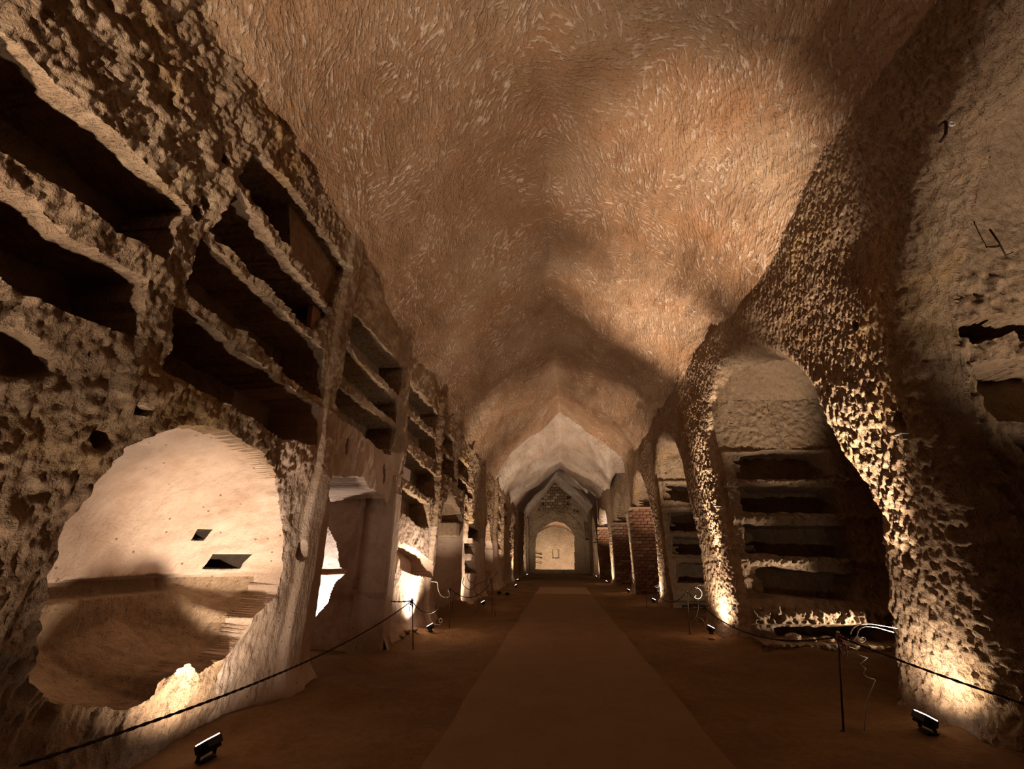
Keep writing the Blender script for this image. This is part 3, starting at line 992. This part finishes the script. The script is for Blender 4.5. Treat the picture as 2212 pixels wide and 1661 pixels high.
def end_wall():
    n = .05
    X, Z = np.meshgrid(np.arange(-4.3, 3.8, n), np.arange(-.1, 9.3, n), indexing='ij')
    sh = X.shape
    P = np.stack([X, 0 * X, Z], -1).reshape(-1, 3)
    D = fbm(P * .7, 3).reshape(sh) * .15 + fbm(P * 3.5, 3).reshape(sh) * .07
    s = poly_sdf(X, Z, END_OPEN, 1)
    D += np.where(s > 0, 0, 0)
    for hx, hz, r in ((-1.65, 7.2, .09), (-1.95, 6.1, .09), (1.25, 7.3, .11), (1.7, 6.0, .1), (2.0, 5.9, .12)):
        D += .3 * ss(1.2, .8, np.hypot(X - hx, Z - hz) / r)
    s2 = poly_sdf(X, Z, [(2.62, 4.9), (3.3, 4.6), (3.3, 3.0), (2.66, 3.1)], .5)
    D += .6 * ss(0, .06, s2)
    V = np.stack([X, 47.2 + D, Z], -1).reshape(-1, 3)
    F = grid_faces(*sh, (s < .02).reshape(-1))
    used = np.unique(F)
    re = np.full(len(V), -1)
    re[used] = np.arange(len(used))
    o = kind(link('wall_far', mesh_np('wall_far', V[used], re[F]), M['endwall']))
    # the arched passage behind it
    def tube(prof0, prof1, y0, y1, ny, mat):
        a, b = np.array(prof0), np.array(prof1)

        def res(p, m=70):
            d = np.r_[0, np.cumsum(np.hypot(*np.diff(p, axis=0).T))]
            t = np.linspace(0, d[-1], m)
            return np.stack([np.interp(t, d, p[:, 0]), np.interp(t, d, p[:, 1])], 1)
        a, b = res(a), res(b)
        V = []
        for k in range(ny):
            t = k / (ny - 1)
            p = a * (1 - t) + b * t
            y = y0 + (y1 - y0) * t
            q = np.stack([p[:, 0], np.full(len(p), y), p[:, 1]], 1)
            q[:, 2] += fbm(q * .9, 3) * .12 * (p[:, 1] > 3)
            V.append(q)
        V = np.concatenate(V)
        kind(link('passage_vault', mesh_np('passage_vault', V, grid_faces(ny, 70)), mat, o))
    big = [(-3.36, -.1), (-3.28, 3.2), (-2.98, 4.2), (-2.12, 5.15), (-1.18, 5.68), (-.22, 5.95), (.95, 5.66), (1.88, 4.96), (2.55, 3.8), (2.4, -.1)]
    sm = [(-3.24, -.1), (-3.18, 3.4), (-2.53, 4.06), (-1.43, 4.67), (-.35, 4.82), (.71, 4.55), (1.99, 3.63), (2.39, 3.2), (2.38, -.1)]
    tube(big, sm, 47.15, 54, 24, M['ceil'])
    wide = [(-4.2, -.1), (-4.1, 3.8), (-3.0, 5.0), (-1.5, 5.7), (-.35, 5.9), (.9, 5.6), (2.4, 4.6), (3.3, 3.6), (3.3, -.1)]
    tube([(x * 1.02, z) for x, z in sm], wide, 54, 54.6, 6, M['endwall'])
    tube(wide, wide, 54.6, 61.5, 16, M['endwall'])
    LF = [([(-3.5, 2.32), (-2.2, 2.05), (-2.25, 1.75), (-3.5, 1.98)], .5), ([(-3.5, 1.75), (-2.25, 1.5), (-2.25, 1.3), (-3.5, 1.5)], .5), ([(-3.5, 1.1), (-2.3, .98), (-2.3, .72), (-3.5, .85)], .5), ([(-.93, 2.42), (-.02, 2.42), (-.05, 1.34), (-.95, 1.34)], .45)]
    kind(panel('wall_far', 61.0, -4.4, 3.6, 6.4, .05, LF, M['endwall'], None, .06))
    # masonry blocking the window over the arch
    t = thing('blocked_window', 'window over the far arch walled up with dark squared blocks', 'walled-up window', (0, 0, 0))
    bm = bmesh.new()
    add_box(bm, (-.26, 47.38, 7.2), (2.5, .3, 3.2))
    bm_obj('mortar_bed', bm, M['block'], t)
    out = [(-1.54, 5.85), (-1.48, 7.95), (-.88, 8.66), (-.29, 8.89), (.33, 8.64), (1.02, 7.92), (.92, 5.82)]
    z, row = 6.02, 0
    while z < 8.9:
        x = -1.45 + (0 if row % 2 else .24)
        while x < 1.0:
            if poly_sdf(np.array([x]), np.array([z]), out)[0] > -.05:
                bm = bmesh.new()
                add_box(bm, (x, 46.93 + random.uniform(-.04, .03), z), (.45, .22, .27), Matrix.Rotation(random.uniform(-.03, .03), 3, 'Y'))
                bm_obj('block', bm, M['block'] if random.random() < .7 else M['stone'], t, bevel=.02)
            x += .48
        z += .30
        row += 1


end_wall()
# closing wall behind the camera
kind(panel('wall_near', -4.0, -3.8, 4.0, 8.6, .2, [], M['endwall'], None, .05))


# ================================================================== FLOODLIGHTS
def lamp_proto():
    t = bpy.data.objects.new('floodlight', None)
    COL.objects.link(t)
    t.empty_display_size = .1
    bm = bmesh.new()
    add_box(bm, (0, 0, .006), (.12, .09, .012))
    bm_obj('base_plate', bm, M['black'], t)
    bm = bmesh.new()
    for s in (-1, 1):
        add_box(bm, (s * .088, 0, .055), (.006, .03, .10))
    add_box(bm, (0, 0, .015), (.18, .03, .006))
    bm_obj('bracket', bm, M['black'], t)
    tilt = Matrix.Rotation(-math.radians(28), 3, 'X')
    bm = bmesh.new()
    add_box(bm, tilt @ Vector((0, 0, 0)) + Vector((0, 0, .10)), (.165, .115, .06), tilt)
    h = bm_obj('housing', bm, M['black'], t, bevel=.008)
    bm = bmesh.new()
    for k in range(6):
        add_box(bm, tilt @ Vector((-.06 + k * .024, 0, -.04)) + Vector((0, 0, .10)), (.005, .10, .03), tilt)
    bm_obj('cooling_fin', bm, M['black'], h)
    bm = bmesh.new()
    add_box(bm, tilt @ Vector((0, 0, .033)) + Vector((0, 0, .10)), (.14, .095, .008), tilt)
    bm_obj('lens', bm, M['lens'], t)
    return t


LP = lamp_proto()
n_lamp = 0


def floodlight(x, y, z, rz, label, power, aim, angle=110, blend=1.0, color=LAMP_COLOR, radius=.05, group=None, fixture=True, wash=None):
    """a fixture with its own spot; it faces its wall and the beam leaves through the glass"""
    global n_lamp
    if fixture:
        if n_lamp == 0:
            t = LP
        else:
            t = LP.copy()
            COL.objects.link(t)
            for ch in list(LP.children):
                c = ch.copy()
                COL.objects.link(c)
                c.parent = t
                if rz == 0 and ch.name.startswith('lens'):
                    c.location = (0, -.0035, -.0065)      # sits deeper behind its rim
                for g in ch.children:
                    d = g.copy()
                    COL.objects.link(d)
                    d.parent = c
        n_lamp += 1
        t.location = (x, y, z)
        t.rotation_euler = (0, 0, rz)
        tag(t, label, 'floodlight', group)
    L = bpy.data.lights.new('floodlight_beam', 'SPOT')
    L.energy = power
    L.color = color
    L.spot_size = math.radians(angle)
    L.spot_blend = blend
    L.shadow_soft_size = radius
    o = bpy.data.objects.new('floodlight_beam', L)
    COL.objects.link(o)
    p = Vector((x, y, z + .165)) + Matrix.Rotation(rz, 3, 'Z') @ Vector((0, .02, 0))
    o.location = p
    o.rotation_euler = (Vector(aim) - p).to_track_quat('-Z', 'Y').to_euler()
    if wash:                                   # the wide spill of the same reflector
        L2 = L.copy()
        L2.energy, L2.spot_size = wash[0], math.radians(wash[2])
        o2 = bpy.data.objects.new('floodlight_beam', L2)
        COL.objects.link(o2)
        o2.location = p
        o2.rotation_euler = (Vector(wash[1]) - p).to_track_quat('-Z', 'Y').to_euler()
    return o


WALLWARD_L, WALLWARD_R = math.pi / 2, -math.pi / 2
#          x      y     z    rz          label                                                           W    aim               cone
floodlight(-2.82, 4.02, .02, WALLWARD_L, 'black floodlight below the large arched niche', 300, (-3.9, 4.85, 2.3), 66, wash=(130, (-3.5, 4.5, 2.0), 160))
floodlight(3.22, 5.14, .04, WALLWARD_R, 'black floodlight at the foot of the big rough pillar beside the wire profile face', 4600, (2.84, 5.85, 6.0), 40, wash=(85, (3.7, 5.4, 1.3), 160))
floodlight(-2.72, 10.1, .06, WALLWARD_L, 'black floodlight under the stacked grave slots, next to the dark rope stanchion', 650, (-3.1, 9.9, 2.2), 140)
floodlight(2.98, 10.42, .06, WALLWARD_R, 'black floodlight at the foot of the pillar beside the looping wire stalk', 4600, (2.72, 9.8, 6.2), 40, wash=(330, (3.3, 10.35, 1.6), 160))
floodlight(-2.42, 15.05, .08, WALLWARD_L, 'black floodlight by the drooping dark wire loops', 1500, (-2.75, 16.4, 6.0), 50, wash=(170, (-3.1, 15.1, 1.6), 160))
floodlight(3.12, 17.0, .04, WALLWARD_R, 'black floodlight at the foot of the pillar beside the curled bright wire', 1300, (2.7, 17.9, 6.0), 66, wash=(260, (3.4, 17.0, 1.6), 160))
floodlight(2.98, 21.9, .03, WALLWARD_R, 'black floodlight at the pillar foot right beside the widest brick bay', 1200, (2.5, 22.7, 6.0), 74, wash=(220, (3.3, 21.9, 1.6), 160))
floodlight(-2.3, 24.8, .03, WALLWARD_L, 'black floodlight on bare floor beyond the unlit black fittings', 1000, (-2.4, 24.9, 6.0), 80)
floodlight(2.75, 29.4, .02, WALLWARD_R, 'black floodlight at the pillar between the second and the farthest brick bay', 1000, (2.3, 29.4, 6.0), 80, wash=(220, (3.1, 29.4, 1.6), 160))
floodlight(-2.75, 31.0, .02, WALLWARD_L, 'black floodlight far down the left colonnade of grave slots', 900, (-2.2, 31.0, 6.0), 80)
floodlight(2.7, 37.0, .02, WALLWARD_R, 'black floodlight at the last right-hand pillar before the far arch', 800, (.8, 46.0, 6.0), 90)
floodlight(-2.75, 40.0, .02, WALLWARD_L, 'black floodlight by the last grave slots left of the far arch', 700, (-1.2, 47.0, 6.0), 90)
floodlight(-2.75, 55.4, .0, 0, 'floodlight inside the far room, left of the passage', 2200, (-2.9, 61, 1.2), 110)
floodlight(2.05, 55.6, .0, 0, 'floodlight inside the far room, right of the passage, the farther of the pair', 2000, (2.6, 61, 1.2), 110)
floodlight(2.1, 50.6, .0, WALLWARD_R, 'floodlight inside the far passage, right side, the nearer of the pair', 1500, (1.6, 50.8, 5.0), 90)
floodlight(-2.95, 50.2, .0, WALLWARD_L, 'floodlight inside the far passage against its left wall', 1500, (-2.2, 50.4, 5.0), 90)
floodlight(-2.55, 20.0, .02, 0, 'left of the two black floodlights seen from behind by the grave slots', 700, (-2.2, 22.4, 6.0), 90)
floodlight(-2.15, 19.4, .02, 0, 'right of the two black floodlights seen from behind, on open floor', 800, (.5, 23.0, 6.0), 90)
# fittings out of view: some read off their light, lunette ones added to brighten
floodlight(5.6, 8.72, -.04, 0, 'floodlight inside the chamber of stacked shelves, behind the big pillar', 420, (4.1, 9.0, .85), 60)
floodlight(4.9, 6.6, .0, 0, 'added fill floodlight at the back of the big pillar, aimed at the lunette over the stacked shelves', 1150, (4.1, 9.4, 5.4), 38)  # added lamp, like those in the bays below, to brighten a lunette
floodlight(4.6, 12.6, .0, 0, 'added fill floodlight in the second chamber of shelves, aimed at its lunette', 1500, (3.8, 15.5, 5.4), 36, wash=(45, (3.9, 15.5, 1.6), 110))
floodlight(4.5, 17.9, .0, 0, 'added fill floodlight in the first brick bay, aimed at its lunette', 900, (3.8, 21.0, 5.0), 42)
floodlight(4.3, 24.2, .0, 0, 'added fill floodlight in the second brick bay, aimed at its lunette', 500, (3.6, 27.8, 5.0), 42)
floodlight(4.2, 31.5, .0, 0, 'added fill floodlight in the farthest brick bay, aimed at its lunette', 2200, (3.4, 35.7, 4.9), 42)
floodlight(5.4, 2.2, .0, 0, 'added fill floodlight in the chamber beside the viewer, aimed at its lunette', 1000, (5.4, 4.6, 6.6), 64)  # added to lift this lunette, no fitting known here
floodlight(-4.6, 8.75, .0, 0, 'floodlight in the small lit room behind the plastered recess', 300, (-4.4, 9.3, 1.7), 150, 1.0, (1, .85, .72))
floodlight(-3.95, 12.3, .0, 0, 'floodlight in the arched recess behind the wire loops', 300, (-3.6, 14.8, 3.0), 45)
floodlight(-2.35, 1.2, .0, WALLWARD_L, 'floodlight on the left, just below the edge of the view', 200, (-2.85, 3.2, 5.0), 90)
floodlight(-2.3, -1.3, .0, WALLWARD_L, 'floodlight on the left beside the entrance, behind the viewer', 2600, (-1.85, 2.6, 6.8), 60)
floodlight(2.9, -1.2, .0, WALLWARD_R, 'floodlight on the right beside the entrance, behind the viewer', 300, (2.5, .8, 6.4), 70)

# ================================================================== BARRIER, WIRE FIGURES, SMALL THINGS
bpy.context.view_layer.update()
FLOOR = bpy.data.objects['floor']


def ground(x, y):
    ok, loc, nrm, ix = FLOOR.ray_cast(Vector((x, y, 3)), Vector((0, 0, -1)))
    return loc.z if ok else 0.0


def on_right(y, z):
    ok, loc, nrm, ix = WALL_R.ray_cast(Vector((0.5, y, z)), Vector((1, 0, 0)))
    return loc.x if ok else float(WR(y))


def stanchion(x, y, h, label, lean=(0, 0), knot=True, mat='iron', ring=False):
    g = ground(x, y)
    t = thing('stanchion', label, 'barrier post', (x, y, g - .01))
    top = Vector((lean[0], lean[1], h))
    bm = bmesh.new()
    add_cyl(bm, (0, 0, 0), top, .0095, .008, 10)
    bm_obj('rod', bm, M[mat], t, True)
    bm = bmesh.new()
    add_cyl(bm, (0, 0, 0), (0, 0, .016), .05 if ring else .032, .045 if ring else .02, 14)
    bm_obj('foot', bm, M[mat], t)
    bm = bmesh.new()
    bmesh.ops.create_uvsphere(bm, u_segments=10, v_segments=7, radius=.014, matrix=Matrix.Translation(top + Vector((0, 0, .008))))
    bm_obj('cap', bm, M['white' if knot == 'red' else mat], t, True)
    if knot:
        bm = bmesh.new()
        rr = random.Random(int(abs(x * 100)))
        pts = []
        for k in range(40):
            a = k * .95
            r = .020 + .012 * math.sin(k * 1.3)
            pts.append(top + Vector((r * math.cos(a), r * math.sin(a), -.012 - k * .0022 + .012 * rr.uniform(-1, 1))))
        add_tube(bm, catmull(pts, 3), .008, 6)
        for s in (1, -1):
            add_tube(bm, catmull([top + Vector((0, 0, -.05)), top + Vector((s * .03, -.02, -.10)), top + Vector((s * .022, -.02, -.19))], 5), .007, 6)
        bm_obj('rope_knot', bm, M['knot' if knot == 'red' else 'rope'], t, True)
    return t, Vector((x, y, g - .01)) + top


def rope(a, b, sag, label, mat='rope', r=.009, mid=None):
    a, b = Vector(a), Vector(b)
    pts = []
    n = 22
    for k in range(n + 1):
        q = k / n
        p = a.lerp(b, q)
        p.z -= sag * 4 * q * (1 - q)
        if mid:
            p += Vector(mid) * 4 * q * (1 - q)
        pts.append(p)
    bm = bmesh.new()
    # two strands twisted about each other
    L = (b - a).length
    fine = []
    m = int(max(60, L * 26))
    for k in range(m + 1):
        q = k / m * n
        i = min(int(q), n - 1)
        fine.append(pts[i].lerp(pts[i + 1], q - i))
    for ph in (0, math.pi):
        st = []
        for k, p in enumerate(fine):
            an = ph + k / m * L * 26 * 1.3
            st.append(p + Vector((.3 * math.cos(an), .3 * math.cos(an), math.sin(an))) * r * .55)
        add_tube(bm, st, r * .72, 5)
    return tag(bm_obj('rope', bm, M[mat], None, True), label, 'rope')


s1, t1 = stanchion(2.56, 5.26, .81, 'thin iron post with dusky red rope knot beside the wire profile face', (.16, .0), 'red')
s2, t2 = stanchion(2.64, 10.75, .82, 'thin iron post standing before the looping pale wire stalk', (.06, 0), None, ring=True)
s3, t3 = stanchion(2.68, 15.9, .72, 'thin iron post with a bent top arm before the curled bright wire', (.04, 0), None)
bm = bmesh.new()
add_tube(bm, catmull([(.04, 0, .71), (.06, 0, .745), (.12, 0, .765), (.38, .1, .76)], 6), .007, 6)
bm_obj('arm', bm, M['knot'], s3, True)
s4, t4 = stanchion(-2.63, 8.71, .80, 'thin post with a dark rope knot in front of the brightest lit patch of wall', (-.09, 0), 'dark')
s5, t5 = stanchion(-2.55, 11.1, .84, 'thin dark post beside the pale hanging wire bow', (-.02, 0), None)
s6, t6 = stanchion(-1.98, 13.9, .86, 'thin dark post nearest the walkway, right of the dark wire coils', (0, 0), None)
rope(t1 + Vector((0, 0, -.03)), (3.34, 4.2, .50), .015, 'dark taut rope running from the red-knotted post across the big pillar foot')
rope(t1 + Vector((0, 0, -.03)), t2 + Vector((0, 0, -.01)), .33, 'dark slack rope between the red-knotted post and the next post')
rope(t2 + Vector((0, 0, -.01)), (3.2, 16.6, .34), .22, 'dark slack rope from the ring-footed post to the pillar with curled bright wire')
rope(t4 + Vector((0, 0, -.02)), (-2.52, 2.3, .60), .16, 'long dark rope crossing in front of the large arched niche')
rope(t4 + Vector((0, 0, -.02)), t5 + Vector((0, 0, -.01)), .34, 'dark slack rope between the dark-knotted post and the pale wire bow')
rope(t5 + Vector((0, 0, -.01)), t6 + Vector((0, 0, -.01)), .30, 'dark slack rope sagging in front of the dark wire coils')
rope(t4 + Vector((0, 0, -.02)), (-3.12, 8.42, .78), .02, 'short dark rope from the dark-knotted post to the wall edge')


def wire(name, strands, r, mat, label, cat='wire figure', part='wire_strand', names=None):
    t = thing(name, label, cat, strands[0][0])
    o0 = Vector(strands[0][0])
    for k, st in enumerate(strands):
        bm = bmesh.new()
        pts = [Vector(p) - o0 for p in st]
        sm = catmull(pts, 6) if (names is None or names[k] != 'profile') else pts
        add_tube(bm, sm, r, 6)
        bm_obj(names[k] if names else part, bm, M[mat], t, True)
    return t


def xz(y, pts, dy=0.0):
    return [(x, y + dy * i, z) for i, (x, z) in enumerate(pts)]


wire('wire_profile', [
    xz(5.2, [(2.71, .02), (2.80, .25), (2.92, .42), (2.915, .425), (2.86, .438), (2.835, .455), (2.832, .475), (2.86, .51), (2.82, .548), (2.90, .60), (2.82, .625), (2.83, .668), (2.76, .69), (2.80, .73), (2.86, .79), (2.88, .83), (2.915, .855), (2.96, .868), (3.05, .862), (3.2, .82)]),
    xz(5.2, [(2.80, .80), (2.83, .84), (2.88, .875), (2.96, .89), (3.05, .885), (3.24, .855)]),
    xz(5.2, [(2.865, .785), (2.85, .755), (2.875, .733), (2.91, .74), (2.925, .765), (2.90, .775), (2.885, .76)]),
], .005, 'wire', 'pale wire bent into a human profile beside the red-knotted post', names=['profile', 'brow_wire', 'eye_wire'])
wire('wire_stalk', [
    xz(9.95, [(2.497, 0.092), (2.478, 0.298), (2.591, 0.392), (2.675, 0.599), (2.666, 0.796), (2.675, 0.909), (2.750, 0.984), (2.835, 0.956), (2.854, 0.880)]),
    xz(10.6, [(2.835, 0.899), (2.910, 0.880), (2.957, 0.805), (2.938, 0.730), (2.872, 0.683), (2.797, 0.712), (2.835, 0.749)]),
    xz(9.95, [(2.750, 0.130), (2.750, 0.280), (2.713, 0.374), (2.647, 0.402), (2.610, 0.355), (2.619, 0.298), (2.666, 0.289)]),
], .006, 'wire', 'pale wire stalk with loops beside the ring-footed post')
wire('wire_curl', [
    [(3.21, 16.5, .05), (3.24, 16.5, .25), (3.28, 16.5, .36), (3.27, 16.5, .42), (3.20, 16.5, .46), (3.24, 16.5, .54), (3.16, 16.5, .58), (3.20, 16.5, .63), (3.27, 16.5, .64)],
    [(3.13, 16.5, .60), (3.18, 16.5, .56), (3.24, 16.5, .60), (3.28, 16.5, .55), (3.26, 16.5, .47)],
], .014, 'white', 'bright curled wire at the pillar beside the bent-arm post')
wire('wire_curl', [
    [(2.95, 20.6, .02), (2.94, 20.6, .5), (2.90, 20.6, .72), (3.0, 20.6, .86), (3.18, 20.6, .88), (3.24, 20.6, .80)],
    [(2.92, 20.6, .55), (2.86, 20.6, .64), (2.95, 20.6, .70), (2.99, 20.6, .60)],
    [(2.98, 20.6, .3), (3.08, 20.6, .52), (3.02, 20.6, .66)],
], .014, 'wire', 'thin pale branching wire in front of the second brick bay pillar')
wire('wire_bow', [
    [(-2.98, 10.9, .97), (-2.86, 10.9, .96), (-2.83, 10.9, .93), (-2.80, 10.9, .79), (-2.72, 10.9, .67), (-2.60, 10.9, .64), (-2.53, 10.9, .68), (-2.57, 10.9, .80)],
    [(-2.92, 10.7, .36), (-2.90, 10.7, .24), (-2.80, 10.7, .13), (-2.66, 10.7, .11)],
    [(-2.70, 10.7, .20), (-2.66, 10.7, .24), (-2.62, 10.7, .20), (-2.66, 10.7, .15), (-2.70, 10.7, .20)],
], .010, 'wire', 'pale wire bow hanging against the wall beside the thin dark post')


def circ(cx, y, cz, rx, rz, a0, a1, n=14):
    return [(cx + rx * math.cos(a0 + (a1 - a0) * k / n), y, cz + rz * math.sin(a0 + (a1 - a0) * k / n)) for k in range(n + 1)]


wire('wire_coil', [
    circ(-2.55, 12.9, .36, .36, .33, 2.2, 7.0),
    [(-2.60, 12.8, 1.0), (-2.62, 12.8, .82), (-2.48, 12.8, .70), (-2.34, 12.8, .72), (-2.28, 12.8, .86)],
    [(-2.10, 12.9, .52), (-2.28, 12.9, .60), (-2.30, 12.9, .76), (-2.16, 12.9, .86), (-2.02, 12.9, .92), (-1.92, 12.9, 1.08)],
    circ(-2.40, 12.9, 1.02, .12, .17, .3, 6.2),
    [(-2.0, 12.9, .95), (-1.9, 12.9, .92), (-1.78, 12.9, 1.02), (-1.70, 12.9, 1.14)],
], .010, 'dwire', 'tangle of dark wire coils before the recess with the masonry block')
t = thing('striped_stick', 'slim pale stick with red end leaning beside the dark wire coils', 'stick', (-2.0, 13.4, ground(-2.0, 13.4)))
bm = bmesh.new()
add_cyl(bm, (-.04, 0, .98), (.06, 0, .62), .010)
bm_obj('shaft', bm, M['white'], t, True)
bm = bmesh.new()
add_cyl(bm, (.06, 0, .62), (.10, 0, .46), .0125)
bm_obj('red_end', bm, M['tape'], t, True)
bm = bmesh.new()
add_cyl(bm, (.10, 0, .46), (.20, 0, -.01), .009)
bm_obj('lower_shaft', bm, M['dwire'], t, True)

# metal marker plates fixed to the pillars
for y, z, lab in ((4.72, 2.66, 'pale metal plate jutting from the big rough pillar, beside a dark hole'),
                  (6.0, 2.62, 'pale metal plate at the pillar corner level with the topmost shelf slot'),
                  (9.75, 2.47, 'pale metal plate on the near corner of the pillar behind the looping wire stalk'),
                  (11.25, 2.36, 'pale metal plate on the far corner of the pillar behind the looping wire stalk'),
                  (16.1, 2.38, 'pale metal plate on the pillar above the curled bright wire')):
    xs_ = on_right(y, z)
    t = thing('marker_plate', lab, 'metal plate', (xs_, y, z))
    bm = bmesh.new()
    add_box(bm, (-.02, 0, 0), (.13, .10, .012), Matrix.Rotation(.08, 3, 'Y'))
    bm_obj('plate', bm, M['plate'], t, bevel=.003)
    bm = bmesh.new()
    add_box(bm, (-.01, 0, -.03), (.10, .05, .045))
    bm_obj('bracket', bm, M['stone'], t)

# iron hook with ring insulator and a rod on the lunette of chamber one
t = thing('iron_bracket', 'rusty iron bracket with a white ring on the lunette beside the big pillar', 'bracket', (3.60, 3.24, 5.10))
t.scale = (.7, .7, .7)
bm = bmesh.new()
add_tube(bm, catmull([(.02, .05, .12), (.02, -.03, .10), (-.01, -.05, .0), (-.06, -.04, -.14), (-.06, .05, -.16)], 6), .018, 7)
bm_obj('bar', bm, M['iron'], t, True)
bm = bmesh.new()
ring = [(.05 + .032 * math.cos(a), -.06, .02 + .032 * math.sin(a)) for a in np.linspace(0, 2 * math.pi, 17)]
add_tube(bm, ring, .013, 8)
bm_obj('ring_insulator', bm, M['white'], t, True)
t = thing('iron_rod', 'rusty rod stuck in the wall above the topmost slot right of the big pillar', 'rod', (5.05, 4.58, 4.60))
bm = bmesh.new()
add_tube(bm, [(0.0, .0, .40), (.005, -.02, .2), (.02, -.01, 0)], .010, 6, .007)
bm_obj('bar', bm, M['iron'], t, True)
bm = bmesh.new()
add_tube(bm, [(.02, .0, .03), (.16, .04, .10)], .006, 6)
bm_obj('prong', bm, M['iron'], t, True)

# a slab wedged upright in the third slot and a leaning one, stones
t = tag(bm_obj('leaning_slab', (lambda b: (add_box(b, (0, 0, 0), (.08, .22, .46), Matrix.Rotation(.12, 3, 'X')), b)[1])(bmesh.new()), M['slab'], None, bevel=.012), 'terracotta slab standing at the end of the second slot of its column', 'stone slab')
t.location = (-3.32, 5.12, 4.55)


def stone(x, y, z, r, seed, label, cat='stone', group=None):
    rr = np.random.default_rng(seed)
    bm = bmesh.new()
    bmesh.ops.create_icosphere(bm, subdivisions=2, radius=r)
    ax = np.array([1.0, rr.uniform(.7, 1.1), rr.uniform(.45, .7)])
    off = rr.uniform(0, 50, 3)
    for v in bm.verts:
        n_ = float(perlin(np.array([np.array(v.co) / r * .9 + off]))[0])
        f = 1 + .45 * n_
        v.co = Vector((v.co.x * ax[0] * f, v.co.y * ax[1] * f, v.co.z * ax[2] * f))
    zmin = min(v.co.z for v in bm.verts)
    o = bm_obj('stone', bm, M['stone'])
    o.location = (x, y, z - zmin - r * .08)
    o.rotation_euler = (0, 0, rr.uniform(0, 6))
    return tag(o, label, cat, group)


for k, (x, r) in enumerate(((3.78, .05), (3.98, .12), (4.28, .075), (4.52, .10), (4.83, .06), (5.05, .07))):
    stone(x, 9.13, .135, r, 40 + k, ('small pale stone leftmost on the kerb under the stacked shelves', 'largest rounded stone on the kerb under the stacked shelves', 'small low stone right of the largest one on the shelf kerb', 'broad flat stone midway along the kerb under the shelves', 'small stone right of the broad flat one on the shelf kerb', 'stone nearest the big pillar on the shelf kerb')[k])
for k, (x, y, r) in enumerate(((-3.04, 9.15, .10), (-2.98, 9.38, .07), (-2.88, 9.55, .06), (-3.0, 9.75, .075))):
    stone(x, y, ground(x, y), r, 60 + k, ('tallest pale stone beside the plastered recess corner', 'second pale stone from the plastered recess corner', 'smallest pale stone in the cluster by the plastered recess', 'pale stone nearest the floodlight in the cluster by the recess')[k])
stone(2.92, 10.18, ground(2.92, 10.18), .07, 81, 'small stone beside the floodlight at the looping wire stalk pillar')
t = tag(bm_obj('stone_lump', (lambda b: (add_box(b, (0, 0, 0), (.20, .16, .10), Matrix.Rotation(.2, 3, 'Z')), b)[1])(bmesh.new()), M['stone'], None, bevel=.03), 'pale stone bedded in the wall above the large arched niche', 'stone')
t.location = (-3.17, 2.88, 2.60)
